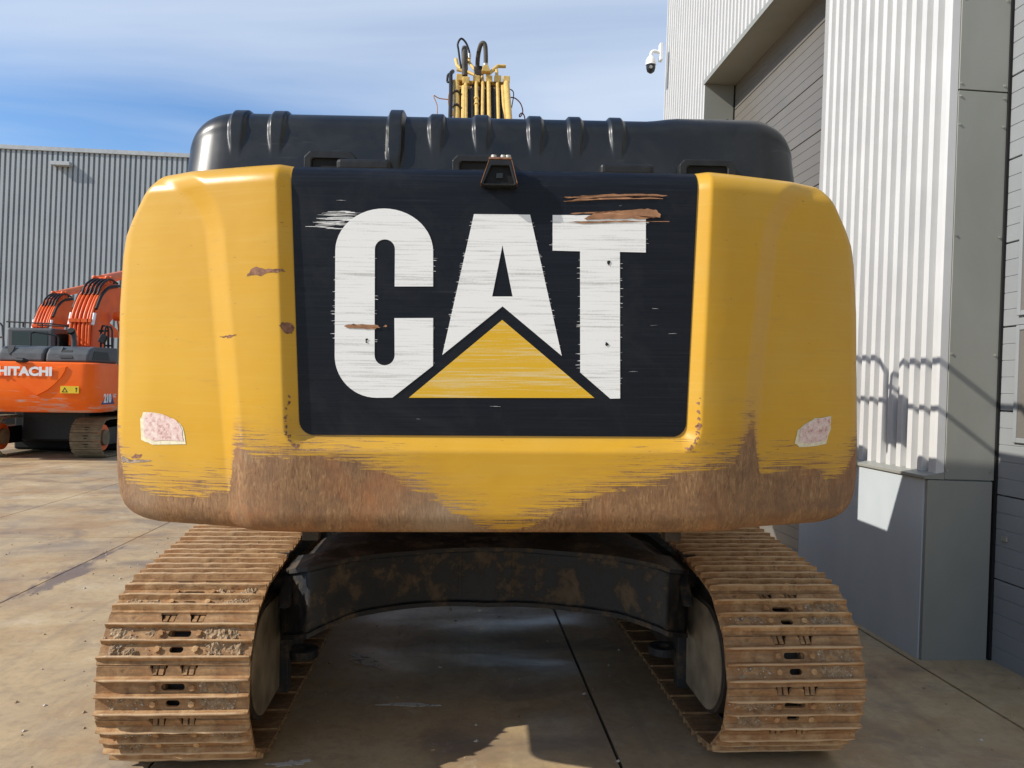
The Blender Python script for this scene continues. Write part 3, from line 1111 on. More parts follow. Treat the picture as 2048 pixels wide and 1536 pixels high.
for (x0, x1, z1) in ((-0.747, -0.545, 2.556), (-0.17, 0.060, 2.553), (0.729, 0.955, 2.552)):
    m = MB()
    o_ = [(x0, 2.44), (x0, z1 - 0.02), (x0 + 0.02, z1), (x1 - 0.02, z1), (x1, z1 - 0.02), (x1, 2.44)]
    i_ = [(x0 + 0.030, 2.44), (x0 + 0.030, z1 - 0.035), (x0 + 0.04, z1 - 0.026), (x1 - 0.045, z1 - 0.026), (x1 - 0.034, z1 - 0.035), (x1 - 0.034, 2.44)]
    m.prism(o_ + i_[::-1], [], XZ(0), 0.268, 0.36)
    fr = m.build('hinge_frame', 'black_plastic', hood, bevel=0.007, seg=3)
    MB().box((x0 + 0.031, 0.279, 2.41), (x1 - 0.035, 0.2835, z1 - 0.0265)).build('hinge_recess', 'black_void', hood)
    for bx in (x0 + 0.075, x1 - 0.085):
        m = MB()
        m.cyl((bx, 0.235, 2.452), (bx, 0.235, 2.478), 0.016, 6)
        m.cyl((bx, 0.235, 2.448), (bx, 0.235, 2.456), 0.024, 12)
        m.box((bx - 0.03, 0.21, 2.4465), (bx + 0.035, 0.285, 2.4515))
        m.build('hinge_bolt', 'bolt_zinc', hood)
for (x0, x1) in ((-0.603, -0.397), (0.399, 0.606)):
    MB().box((x0, 0.165, 2.452), (x1, 0.262, 2.502)).build('rubber_pad', 'black_plastic', hood, bevel=0.016, seg=3)
m = MB()
m.tube([(0.80, 0.85, 2.70), (0.80, 0.85, 2.80)], [0.075, 0.075], 20)
m.tube([(0.80, 0.85, 2.80), (0.80, 0.85, 2.825), (0.80, 0.85, 2.835)], [0.075, 0.06, 0.02], 20)
m.build('air_precleaner', 'black_plastic', hood)

# body sides, decks and cab: mostly behind the counterweight, they shade the hall wall
m = MB()
m.box((0.50, 0.64, 1.16), (1.42, 1.80, 2.26))
m.box((0.50, 1.80, 1.16), (1.36, 2.42, 1.70))
m.box((0.50, 2.42, 1.16), (1.42, 3.95, 2.25))
m.box((-1.42, 0.64, 1.16), (-0.55, 2.12, 2.38))
m.box((-0.55, 1.0, 1.22), (0.50, 2.0, 2.30))
m.box((-1.20, 0.66, 1.12), (1.20, 4.3, 1.22))
m.build('machine_house', 'boom_yellow', exc, bevel=0.02, xf=MU)
m = MB().prism([(2.15, 1.2), (4.15, 1.2), (4.25, 1.9), (3.95, 2.72), (2.15, 2.72)], [], lambda u, v, d: (d, u, v), -1.40, -0.48)
cab = m.build('cab', 'black_plastic', exc, bevel=0.04, xf=MU)
MB().box((-1.30, 2.144, 1.9), (-0.58, 2.1495, 2.6)).build('rear_window', 'glass', cab)
MB().prism([(2.35, 1.75), (4.0, 1.75), (3.8, 2.6), (2.35, 2.6)], [], lambda u, v, d: (d, u, v), -1.4065, -1.4015).build('side_window', 'glass', cab)
m = MB()
zr = 3.03
m.tube([(1.22, 1.05, 2.38), (1.22, 1.10, zr - 0.1), (1.22, 1.22, zr), (1.22, 1.95, zr), (1.22, 2.08, zr - 0.1), (1.22, 2.12, 2.38)], 0.019, 8)
m.tube([(1.22, 1.08, 2.72), (1.22, 2.10, 2.72)], 0.016, 8)
m.tube([(1.34, 2.2, 2.38), (1.34, 2.2, zr - 0.16), (1.34, 2.3, zr - 0.06), (1.34, 3.2, zr - 0.06), (1.34, 3.32, zr - 0.16), (1.34, 3.34, 2.2)], 0.019, 8)
m.tube([(1.34, 2.2, 2.66), (1.34, 3.33, 2.66)], 0.016, 8)
m.box((1.27, 2.02, 2.40), (1.29, 2.18, 2.72))
m.box((1.40, 1.95, 2.32), (1.46, 2.14, 2.62))
m.tube([(1.36, 2.2, 2.75), (1.43, 2.05, 2.68), (1.43, 2.05, 2.5)], 0.014, 6)
m.build('handrail', 'black_plastic', exc, xf=MU)

# ---------------------------------------------------------------- boom
bm_pts = [(5.75, 1.55), (5.35, 1.70), (5.55, 1.88), (8.25, 4.80), (8.70, 5.05), (9.35, 4.98), (11.7, 3.9), (11.9, 3.6), (11.5, 3.5), (9.0, 4.25), (8.6, 4.15), (6.3, 1.80)]
m = MB().prism(bm_pts, [], lambda u, v, d: (d, u, v), -0.24, 0.28)
boom = m.build('boom', 'boom_yellow', exc, bevel=0.015, xf=TW)
m = MB().prism([(11.45, 3.85), (11.75, 4.15), (12.1, 3.9), (11.6, 1.3), (11.35, 1.3)], [], lambda u, v, d: (d, u, v), -0.17, 0.21)
m.build('stick', 'boom_yellow', exc, bevel=0.015, xf=TW)


def bt(name, pts, r, mat, smooth=0, seg=10):
    return MB().tube(pts, r, seg, smooth=smooth).build(name, mat, boom, smooth=True, angle=60)


def ext(p, q, l=2.0):
    a, b = Vector(p), Vector(q)
    return tuple(a + (a - b).normalized() * l)


PIPES = [([(-0.225, 7.74, 4.295), (-0.239, 8.309, 4.91)], 0.033),
         ([(-0.132, 7.745, 4.301), (-0.136, 8.273, 4.871), (-0.134, 8.447, 5.059), (-0.233, 8.575, 5.197), (-0.25, 8.678, 5.308)], 0.020),
         ([(-0.152, 7.745, 4.285), (-0.152, 8.25, 4.83)], 0.033),
         ([(-0.022, 7.751, 4.308), (-0.022, 8.323, 4.925), (-0.029, 8.432, 5.042), (-0.126, 8.481, 5.095), (-0.232, 8.507, 5.124)], 0.019),
         ([(0.036, 7.755, 4.311), (0.048, 8.285, 4.884), (0.042, 8.436, 5.047), (-0.028, 8.499, 5.115), (-0.097, 8.631, 5.257), (-0.105, 8.724, 5.358)], 0.017),
         ([(0.105, 7.759, 4.315), (0.111, 8.332, 4.934), (0.107, 8.452, 5.064), (0.217, 8.595, 5.218), (0.309, 8.601, 5.225)], 0.021),
         ([(0.199, 7.764, 4.321), (0.208, 8.338, 4.941), (0.203, 8.526, 5.144)], 0.018),
         ([(0.307, 7.77, 4.327), (0.304, 8.323, 4.924)], 0.034),
         ([(0.262, 7.77, 4.310), (0.262, 8.30, 4.88)], 0.020)]
for pts, r in PIPES:
    pts = [ext(pts[0], pts[1])] + pts
    bt('pipe', pts, r, 'pipe_yellow')
MB().prism([(6.2, 2.586), (8.24, 4.792), (8.23, 4.806), (6.19, 2.600)], [], lambda u, v, d: (d, u, v), -0.20, 0.25).build('pipe_gap_shade', 'black_void', boom)  # black sheet standing in for the shade between the pipes
for (x0, x1, yy, zz) in ((-0.30, 0.34, 8.36, 4.94), (-0.27, 0.31, 7.95, 4.46)):
    MB().box((x0, yy, zz - 0.03), (x1, yy + 0.05, zz + 0.015)).build('pipe_clamp_bar', 'boom_yellow', boom, bevel=0.006)
for (xx, yy, zz) in ((-0.205, 8.33, 4.97), (-0.136, 8.30, 4.93), (-0.022, 8.33, 4.96), (0.111, 8.34, 4.97), (0.208, 8.35, 4.98), (0.300, 8.33, 4.97)):
    MB().box((xx - 0.035, yy - 0.03, zz - 0.045), (xx + 0.04, yy + 0.04, zz + 0.03)).build('pipe_clamp', 'pipe_yellow', boom, bevel=0.008)
for (xx, a, b) in ((-0.232, (8.10, 4.70), (8.12, 4.72)), (-0.228, (7.90, 4.485), (7.92, 4.505)), (-0.022, (8.05, 4.63), (8.085, 4.665)), (-0.022, (7.97, 4.545), (8.0, 4.575))):
    MB().cyl((xx, a[0] - 0.005, a[1] + 0.0), (xx, b[0], b[1]), 0.037 if xx < -0.1 else 0.026, 12).build('pipe_collar', 'dark_steel' if xx < -0.1 else 'pipe_yellow', boom)
MB().box((-0.045, 8.40, 5.00), (0.055, 8.50, 5.12)).build('valve_block', 'dark_steel', boom, bevel=0.01)
MB().cyl((0.003, 8.45, 5.10), (0.003, 8.45, 5.135), 0.055, 10).build('valve_cap', 'black_plastic', boom)
MB().prism([(0.03, 5.02), (0.13, 5.02), (0.10, 5.09), (0.05, 5.09)], [], lambda u, v, d: (u, 8.30 + d, v), -0.04, 0.05).build('hose_flange', 'pipe_yellow', boom, bevel=0.006)
bt('hose', [(-0.188, 8.3, 5.055), (-0.205, 8.3, 5.15), (-0.219, 8.3, 5.246), (-0.228, 8.3, 5.319), (-0.192, 8.3, 5.376), (-0.14, 8.3, 5.331), (-0.105, 8.3, 5.244), (-0.101, 8.3, 5.193)], 0.011, 'black_rubber', 6)
bt('hose', [(-0.012, 8.42, 5.12), (-0.006, 8.38, 5.234), (0.015, 8.32, 5.316), (0.041, 8.30, 5.34), (0.067, 8.30, 5.311), (0.076, 8.30, 5.186), (0.075, 8.30, 5.085)], 0.024, 'grey_hose', 6, 12)
bt('hose', [(-0.148, 8.30, 4.98), (-0.152, 8.3, 5.06), (-0.156, 8.3, 5.175), (-0.158, 8.36, 5.29), (-0.150, 8.5, 5.33), (-0.14, 8.75, 5.20)], 0.030, 'grey_hose', 6, 12)
bt('hose_fitting', [(-0.101, 8.3, 5.165), (-0.101, 8.3, 5.215)], 0.018, 'fitting_steel')
bt('hose_fitting', [(0.075, 8.3, 5.075), (0.075, 8.3, 5.115)], 0.029, 'fitting_steel')
bt('wire', [(-0.43, 8.3, 4.40), (-0.435, 8.3, 4.537), (-0.44, 8.3, 4.647), (-0.478, 8.3, 4.749), (-0.416, 8.3, 4.722), (-0.298, 8.3, 4.712), (-0.24, 8.3, 4.70)], 0.006, 'tan_wire', 4, 6)
bt('wire', [(-0.27, 8.3, 4.80), (-0.315, 8.3, 4.78), (-0.318, 8.3, 4.66), (-0.29, 8.3, 4.61), (-0.25, 8.3, 4.68)], 0.005, 'tan_wire', 4, 6)
bt('wire', [(0.29, 8.3, 4.86), (0.326, 8.3, 4.857), (0.371, 8.3, 4.837), (0.383, 8.3, 4.786), (0.363, 8.3, 4.652)], 0.006, 'black_rubber', 4, 6)
bt('wire', [(0.29, 8.3, 4.77), (0.342, 8.3, 4.766), (0.402, 8.3, 4.757), (0.462, 8.3, 4.7), (0.486, 8.3, 4.612), (0.457, 8.3, 4.559), (0.449, 8.29, 4.574), (0.479, 8.28, 4.594), (0.509, 8.3, 4.547), (0.51, 8.3, 4.42)], 0.0065, 'red_wire', 4, 6)
bt('hose', [(-0.285, 7.6, 4.2), (-0.29, 8.1, 4.75), (-0.30, 8.35, 5.0), (-0.28, 8.55, 5.12)], 0.022, 'black_rubber', 4, 8)
bt('hose', [(-0.315, 8.2, 4.86), (-0.335, 8.33, 4.92), (-0.33, 8.36, 5.0), (-0.29, 8.4, 5.05)], 0.012, 'black_rubber', 4, 6)
for k in range(9):
    xx = rs.uniform(-0.08, 0.26)
    bt('hose', [(xx, 7.3, 3.86), (xx + rs.uniform(-.03, .03), 7.9, 4.46), (xx + rs.uniform(-.05, .05), 8.35, 4.90)], 0.011, 'black_rubber', 4, 6)

# ---------------------------------------------------------------- undercarriage
RP, CZ = 0.385, 0.372
YR, YF = 3.572, 7.25


def path_points():
    """closed outline of the track (plate face), from the front of the top run backwards, round the rear, forward along the ground"""
    pts = []
    top = [(YF, CZ + RP), (6.2, 0.865), (4.75, 0.868)]
    a_top = 96
    for k in range(len(top) - 1):
        for q in range(30):
            t = q / 30
            pts.append((top[k][0] + (top[k + 1][0] - top[k][0]) * t, top[k][1] + (top[k + 1][1] - top[k][1]) * t))
    e = (YR + RP * math.cos(R(a_top)), CZ + RP * math.sin(R(a_top)))
    for q in range(30):
        t = q / 30
        pts.append((4.75 + (e[0] - 4.75) * t, 0.868 + (e[1] - 0.868) * t))
    for q in range(60):
        a = R(a_top + (270 - a_top) * q / 60)
        pts.append((YR + RP * math.cos(a), CZ + RP * math.sin(a)))
    for q in range(80):
        pts.append((YR + (YF - YR) * q / 80, CZ - RP))
    for q in range(60):
        a = R(-90 + 180 * q / 60)
        pts.append((YF + RP * math.cos(a), CZ + RP * math.sin(a)))
    return pts


PATH = path_points()
SEG = [math.hypot(PATH[(i + 1) % len(PATH)][0] - PATH[i][0], PATH[(i + 1) % len(PATH)][1] - PATH[i][1]) for i in range(len(PATH))]
CUM = [0.0]
for s_ in SEG:
    CUM.append(CUM[-1] + s_)
PER = CUM[-1]
NS = round(PER / 0.217)
PITCH = PER / NS


def at_len(s):
    s %= PER
    lo = 0
    for i in range(len(SEG)):
        if CUM[i + 1] >= s:
            lo = i
            break
    t = (s - CUM[lo]) / max(SEG[lo], 1e-9)
    a, b = PATH[lo], PATH[(lo + 1) % len(PATH)]
    return (a[0] + (b[0] - a[0]) * t, a[1] + (b[1] - a[1]) * t)


def phase_at(zt):
    """arc length where the rear of the track passes height zt"""
    best = None
    for i in range(0, int(PER / 0.002)):
        p = at_len(i * 0.002)
        if p[0] < YR and p[1] < CZ + RP - 0.02:
            d = abs(p[1] - zt)
            if best is None or d < best[0]:
                best = (d, i * 0.002)
    return best[1]


def rounded(cx, cy, w, h, r, n=5):
    r = min(r, w / 2 - 1e-4, h / 2 - 1e-4)
    pts = []
    for (sx, sy, a0) in ((1, 1, 0), (-1, 1, 90), (-1, -1, 180), (1, -1, 270)):
        for k in range(n + 1):
            a = R(a0 + 90 * k / n)
            pts.append((cx + sx * (w / 2 - r) + r * math.cos(a), cy + sy * (h / 2 - r) + r * math.sin(a)))
    return pts


SW = 0.303          # half width of a shoe


def shoe_mesh(seed):
    rr = random.Random(seed)
    m = MB()
    P = PITCH
    fn = lambda u, v, d: (u, v, d)
    # lip with the two windows is notched open to the seam
    s0, s1 = 0.006, P - 0.007
    outer = [(-SW, s0)]
    for cx in (-0.059, 0.059):
        w = 0.030
        outer += [(cx - w - 0.006, s0)] + [(cx - w, s0 + 0.008)] + [(cx - w + 0.004, s0 + 0.028), (cx - w + 0.012, s0 + 0.036), (cx + w - 0.012, s0 + 0.036), (cx + w - 0.004, s0 + 0.028), (cx + w, s0 + 0.008)] + \
                 [(cx + w + 0.006, s0)]
    outer += [(SW, s0), (SW, s1), (-SW, s1)]
    holes = [rounded(0, 0.086, 0.094, 0.027, 0.0134), rounded(0, 0.151, 0.056, 0.025, 0.0124)]
    m.prism(outer, holes, fn, -0.013, 0.0)
    # grousers
    for sc, hh, wb, wt_ in ((0.052, 0.029, 0.023, 0.010), (0.119, 0.027, 0.020, 0.009), (0.186, 0.029, 0.022, 0.010)):
        n = 15
        vs = []
        for i in range(n):
            u = -SW + 2 * SW * i / (n - 1)
            e = 0.004 * rr.random()
            lo = 0.0025 * (rr.random() - 0.5)
            hz = hh + rr.uniform(-0.003, 0.001) - (0.006 if i in (0, n - 1) else 0)
            vs += [(u, sc - wb / 2, -0.001), (u, sc - wt_ / 2 + lo, hz - 0.003), (u, sc - wt_ / 2 + 0.003 + lo, hz), (u, sc + wt_ / 2 - 0.003 + lo, hz), (u, sc + wt_ / 2 + lo, hz - 0.003), (u, sc + wb / 2, -0.001)]
        fs = []
        for i in range(n - 1):
            for k in range(6):
                k2 = (k + 1) % 6
                fs.append((i * 6 + k, i * 6 + k2, (i + 1) * 6 + k2, (i + 1) * 6 + k))
        fs += [tuple(range(6)), tuple((n - 1) * 6 + k for k in range(5, -1, -1))]
        m.add(vs, fs)
    # folded front lip that tucks under the next shoe
    for (xa, xb) in ((-SW, -0.094), (-0.024, 0.024), (0.094, SW)):
        m.prism([(0.0, 0.0), (-0.014, -0.012), (-0.014, -0.022), (0.006, -0.013)], [], lambda u, v, d: (d, 0.004 + u, v - 0.003), xa, xb)
    # bolts
    for bx in (-0.076, 0.076):
        for bs in (0.086, 0.151):
            m.cyl((bx, bs, 0.0), (bx, bs, 0.013), 0.0135, 6)
            m.cyl((bx, bs, 0.0), (bx, bs, 0.003), 0.017, 10)
    # chain links behind the plate
    for bx in (-0.073, -0.047, 0.047, 0.073):
        m.box((bx - 0.009, -0.03, -0.105), (bx + 0.009, P + 0.028, -0.018), 0)
    m.cyl((-0.10, 0.02, -0.06), (0.10, 0.02, -0.06), 0.026, 12, 3)
    m.box((-0.04, 0.06, -0.10), (0.04, P, -0.055), 3)
    # packed mud between the grousers
    for (sa, sb) in ((0.064, 0.108), (0.130, 0.174)):
        for sg in (-1, 1):
            if rr.random() < 0.08:
                continue
            x0, x1 = 0.094, SW - rr.uniform(0.006, 0.06)
            amp = rr.uniform(0.008, 0.020)
            nx, ny = 30, 7
            sd_ = rr.random() * 50

            def f(i, j, x0=x0, x1=x1, sa=sa, sb=sb, sg=sg, amp=amp, sd_=sd_):
                u = x0 + (x1 - x0) * i / (nx - 1)
                v = sa - 0.004 + (sb - sa + 0.008) * j / (ny - 1)
                e = min(i / 3, (nx - 1 - i) / 3, 1.0)
                w = amp * (0.35 + 1.5 * mnoise.noise(Vector((sg * u * 13 + sd_, v * 20, sd_ * 2))) + 0.7 * mnoise.noise(Vector((u * 70 + sd_, v * 90, sd_))) + 0.4 * mnoise.noise(Vector((u * 190, v * 190, sd_))))
                return (sg * u, v, -0.003 + max(0.0, min(w, 0.024)) * e)
            m.grid(nx, ny, f, 1)
            for q in range(rr.randint(6, 22)):
                u, v = sg * rr.uniform(x0, x1), rr.uniform(sa, sb)
                r_ = rr.uniform(0.0022, 0.0058)
                h0 = amp * 0.35
                vs = [(u + r_, v, h0), (u, v + r_ * 0.8, h0), (u - r_, v, h0), (u, v - r_ * 0.8, h0), (u, v, h0 + r_ * 0.8), (u, v, h0 - r_)]
                m.add(vs, [(0, 1, 4), (1, 2, 4), (2, 3, 4), (3, 0, 4), (1, 0, 5), (2, 1, 5), (3, 2, 5), (0, 3, 5)], 2)
    return m.mesh('track_shoe', ['track', 'mud', 'pebble', 'dark_steel'])


SHOES = [shoe_mesh(11 + k) for k in range(8)]


def build_track(xc, zphase, seed):
    rr = random.Random(seed)
    # chain as one closed belt, widened to block sun through the shoe slots
    m = MB()
    n = 120
    vs, fs = [], []
    for i in range(n):
        a, b = at_len(PER * i / n - 0.02), at_len(PER * i / n + 0.02)
        p = at_len(PER * i / n)
        t = Vector((b[0] - a[0], b[1] - a[1])).normalized()
        nn = Vector((t.y, -t.x))        # inward
        if (Vector((5.4, 0.42)) - Vector(p)).dot(nn) < 0:
            nn = -nn
        for (dx, dn) in ((-0.20, 0.098), (0.20, 0.098), (0.20, 0.112), (-0.20, 0.112)):
            vs.append((xc + dx, p[0] + nn.x * dn, p[1] + nn.y * dn))
    for i in range(n):
        j = (i + 1) % n
        for k in range(4):
            k2 = (k + 1) % 4
            fs.append((i * 4 + k, i * 4 + k2, j * 4 + k2, j * 4 + k))
    m.add(vs, fs)
    tr = m.build('track', 'dark_steel', exc, xf=TW)
    ph = phase_at(zphase)
    for i in range(NS):
        a, b = at_len(ph + i * PITCH), at_len(ph + (i + 1) * PITCH)
        A = Vector((xc, a[0], a[1]))
        s = Vector((0, b[0] - a[0], b[1] - a[1])).normalized()
        xx = Vector((-1, 0, 0))
        n_ = xx.cross(s)
        M = Matrix((xx, s, n_)).transposed().to_4x4()
        M.translation = A
        o = bpy.data.objects.new('track_shoe', SHOES[rr.randrange(8)])
        col.objects.link(o)
        o.parent = tr
        o.matrix_local = M @ Matrix.Translation((rr.uniform(-0.004, 0.004), 0, 0)) @ Matrix.Rotation(rr.uniform(-0.006, 0.006), 4, 'Z')
    return tr


build_track(-1.297, 0.492, 3)
build_track(1.297, 0.585, 4)

for sg in (-1, 1):
    xi = sg * 1.297
    # wheels inside the track
    m = MB()
    for yy in (YR, YF):
        m.cyl((xi - 0.06, yy, CZ), (xi + 0.06, yy, CZ), 0.26, 32)
        m.cyl((xi - 0.16, yy, CZ), (xi + 0.16, yy, CZ), 0.20, 32)
    m.build('drive_wheel', 'dark_steel', exc, xf=TW)
    for k in range(7):
        m = MB()
        yy = 4.15 + 0.44 * k
        m.cyl((xi - 0.10, yy, 0.14), (xi + 0.10, yy, 0.14), 0.085, 20)
        m.cyl((xi - 0.12, yy, 0.14), (xi - 0.07, yy, 0.14), 0.11, 20)
        m.cyl((xi + 0.07, yy, 0.14), (xi + 0.12, yy, 0.14), 0.11, 20)
        m.build('track_roller', 'dark_steel', exc, xf=TW)
    m = MB()
    m.box((xi - 0.17, 3.85, 0.27), (xi + 0.17, 6.95, 0.60))
    m.box((1.0 if sg > 0 else -1.14, 3.97, 0.20), (1.14 if sg > 0 else -1.0, 5.6, 0.66))
    m.build('track_frame', 'carbody', exc, bevel=0.015, xf=TW)
    # final drive: drum closed by a D shaped plate
    dp = []
    for k in range(25):
        a = R(90 + 180 * k / 24)
        dp.append((3.60 + 0.255 * math.cos(a), 0.375 + 0.255 * math.sin(a)))
    dp = dp + [(3.90, 0.125), (3.90, 0.62)]
    fd = MB().prism(dp, [], lambda u, v, d: (sg * d, u, v), 1.035, 1.20).build('final_drive', 'dark_steel', exc, bevel=0.012, xf=TW)
    cx, cz = 3.64, 0.375
    dq = [(cx + (u - cx) * 0.92, cz + (v - cz) * 0.94) for u, v in dp]
    MB().prism(dq, [], lambda u, v, d: (sg * d, u, v), 1.025, 1.0345).build('cover_plate', 'drive_plate', fd, bevel=0.003)
    MB().prism([(3.895, 0.10), (3.96, 0.10), (3.96, 0.80), (3.86, 0.80), (3.86, 0.64), (3.895, 0.62)], [], lambda u, v, d: (sg * d, u, v), 0.985, 1.06).build('frame_flange', 'carbody', fd, bevel=0.006)
    MB().prism([(3.62, 0.60), (3.86, 0.58), (3.86, 0.74), (3.74, 0.73)], [], lambda u, v, d: (sg * d, u, v), 0.93, 0.985).build('frame_bracket', 'carbody', fd, bevel=0.01)
    # tie-down eye, a flat lug
    ex, ey = sg * 0.93, 3.98
    ring = [(ex + 0.075 * math.cos(R(a)), ey + 0.075 * math.sin(R(a))) for a in range(0, 360, 15)]
    hole = [(ex + 0.032 * math.cos(R(a)), ey + 0.032 * math.sin(R(a))) for a in range(0, 360, 20)]
    MB().prism(ring, [hole], lambda u, v, d: (u, v, d), 0.255, 0.295).build('tie_down_eye', 'carbody', exc, bevel=0.006, xf=TW)


# cross frame: two legs swept forward to the middle, top plate rising to the slew ring
def cb_y(x):
    ax = abs(x)
    return 3.47 + 0.60 * (1 - (ax / 0.87) ** 2) if ax < 0.82 else 3.537 + 1.6 * (ax - 0.82) ** 1.0 * 0.9


cbt = [(-1.0, 0.72), (-0.82, 0.800), (-0.65, 0.800), (-0.36, 0.780), (0, 0.775), (0.36, 0.780), (0.65, 0.800), (0.80, 0.800), (1.0, 0.72)]
cbb = [(-1.0, 0.42), (-0.80, 0.520), (-0.65, 0.545), (-0.40, 0.528), (0, 0.497), (0.40, 0.515), (0.65, 0.535), (0.80, 0.520), (1.0, 0.42)]
m = MB()
NX = 49
xs = [-1.0 + 2.0 * i / (NX - 1) for i in range(NX)]


def ring_cb(x):
    yb, t, b = cb_y(x), lerp_tab(x, cbt), lerp_tab(x, cbb)
    return [(x, yb, b), (x, yb, t), (x, yb + 0.75, t + 0.10 * (1 - abs(x) / 1.0)), (x, yb + 0.75, b + 0.02)]


vs, fs = [], []
for x in xs:
    vs += ring_cb(x)
for i in range(NX - 1):
    for k in range(4):
        k2 = (k + 1) % 4
        fs.append((i * 4 + k, i * 4 + k2, (i + 1) * 4 + k2, (i + 1) * 4 + k))
fs += [(0, 1, 2, 3), tuple((NX - 1) * 4 + k for k in (3, 2, 1, 0))]
m.add(vs, fs)
cbo = m.build('cross_frame', 'carbody', exc, xf=TW, smooth=True, angle=30, bevel=0.012)
m = MB()
vs, fs = [], []
for x in xs:                      # lip plates along the leg edges
    yb, t = cb_y(x), lerp_tab(x, cbt)
    vs += [(x, yb - 0.028, t), (x, yb - 0.028, t + 0.020), (x, yb + 0.2, t + 0.036), (x, yb + 0.2, t + 0.004)]
for i in range(NX - 1):
    for k in range(4):
        k2 = (k + 1) % 4
        fs.append((i * 4 + k, i * 4 + k2, (i + 1) * 4 + k2, (i + 1) * 4 + k))
fs += [(0, 1, 2, 3), tuple((NX - 1) * 4 + k for k in (3, 2, 1, 0))]
m.add(vs, fs)
m.build('top_flange', 'carbody', cbo, smooth=True, angle=30)
m = MB()
vs, fs = [], []
for x in xs:
    yb, t = cb_y(x), lerp_tab(x, cbb)
    vs += [(x, yb - 0.02, t - 0.018), (x, yb - 0.02, t + 0.004), (x, yb + 0.3, t + 0.006), (x, yb + 0.3, t - 0.016)]
for i in range(NX - 1):
    for k in range(4):
        k2 = (k + 1) % 4
        fs.append((i * 4 + k, i * 4 + k2, (i + 1) * 4 + k2, (i + 1) * 4 + k))
fs += [(0, 1, 2, 3), tuple((NX - 1) * 4 + k for k in (3, 2, 1, 0))]
m.add(vs, fs)
m.build('bottom_flange', 'carbody', cbo, smooth=True, angle=30)
for xx in (-0.14, 0.14):
    MB().box((xx - 0.007, cb_y(xx) - 0.006, 0.53), (xx + 0.007, cb_y(xx) + 0.02, 0.77)).build('weld_seam', 'carbody', cbo)
m = MB()
m.cyl((0, 5.35, 0.80), (0, 5.35, 0.93), 0.74, 48)
m.cyl((0, 5.35, 0.93), (0, 5.35, 1.00), 0.66, 48)
m.cyl((0, 5.35, 1.00), (0, 5.35, 1.13), 0.72, 48)
m.build('slew_ring', 'carbody', exc, xf=TW, smooth=True, angle=40)
m = MB()
m.box((-0.50, 4.55, 0.42), (0.50, 6.3, 0.79))
m.build('centre_box', 'carbody', exc, bevel=0.02, xf=TW)
for sg in (-1, 1):
    MB().box((sg * 0.78 - 0.035, 3.30, 0.98), (sg * 0.78 + 0.035, 3.36, 1.16)).build('frame_post', 'dark_steel', exc, xf=TW, bevel=0.004)

# ================================================================== WHITE HALL, right
hall = empty('industrial_hall', (2.755, 5.0, 0.0), (0, R(1.24), 0))
tag(hall, 'white ribbed metal hall with grey roller doors right of the yellow excavator', 'hall')
HT = Matrix.Translation((-2.755, -5.0, 0))
XC, XP, XD = 2.83, 2.757, 3.225
YC0, YC1, YJ, YE = 4.655, 6.41, 9.72, 11.72
ZTOP = 9.4


def hpart(mb, name, mat, **k):
    return mb.build(name, mat, k.pop('parent', hall), xf=k.pop('xf', HT), **k)


def ribbed(y0, y1, z0, z1, pitch=0.120, crown=0.052, flank=0.004, depth=0.042):
    pr = []
    n = max(1, round((y1 - y0) / pitch))
    p = (y1 - y0) / n
    k = p / pitch
    for i in range(n):
        b = y0 + i * p
        pr += [(XC, b), (XC, b + crown * k), (XC + depth, b + (crown + flank) * k), (XC + depth, b + (pitch - flank) * k)]
    pr.append((XC, y1))
    vs = [(a, b, z0) for a, b in pr] + [(a, b, z1) for a, b in pr]
    q = len(pr)
    return MB().add(vs, [(i, i + 1, q + i + 1, q + i) for i in range(q - 1)])


hpart(ribbed(YC0 + 0.03, YC1, 1.135, ZTOP), 'ribbed_cladding', 'white_cladding', fix=False)
hpart(ribbed(YC1 + 0.004, YJ, 5.62, ZTOP), 'ribbed_cladding', 'white_cladding', fix=False)
hpart(ribbed(YJ + 0.004, YE, 1.135, ZTOP), 'ribbed_cladding', 'white_cladding', fix=False)
hpart(MB().box((XC - 0.006, YC0 - 0.004, 1.135), (XC + 0.05, YC0 + 0.029, ZTOP)), 'corner_trim', 'white_trim', bevel=0.003)
hpart(MB().box((XC - 0.004, YE, 0), (XC + 0.06, YE + 0.03, ZTOP)), 'corner_trim', 'white_trim')
# core walls
hpart(MB().box((XC + 0.045, YC0 + 0.02, 1.1), (8.0, YC1 - 0.004, ZTOP)), 'wall', 'grey_panel')
hpart(MB().box((XC + 0.045, YC1 - 0.002, 5.66), (8.0, YJ, ZTOP)), 'wall', 'grey_panel')
hpart(MB().box((XC + 0.045, YJ + 0.03, 1.1), (24.0, YE - 0.002, ZTOP)), 'wall', 'grey_panel')
hpart(MB().box((XP + 0.004, YC0 + 0.02, -0.4), (8.0, YC1 - 0.004, 1.10)), 'plinth', 'plinth')
hpart(MB().box((XP + 0.004, YJ + 0.02, -0.4), (24.0, YE, 1.10)), 'plinth', 'plinth')
sp = [(XP - 0.012, 1.104), (XP - 0.012, 1.125), (XC + 0.05, 1.150), (XC + 0.05, 1.104)]
hpart(MB().prism(sp, [], lambda u, v, d: (u, d, v), YC0 - 0.01, YC1), 'sill', 'grey_panel', bevel=0.003)
hpart(MB().prism(sp, [], lambda u, v, d: (u, d, v), YJ, YE), 'sill', 'grey_panel', bevel=0.003)
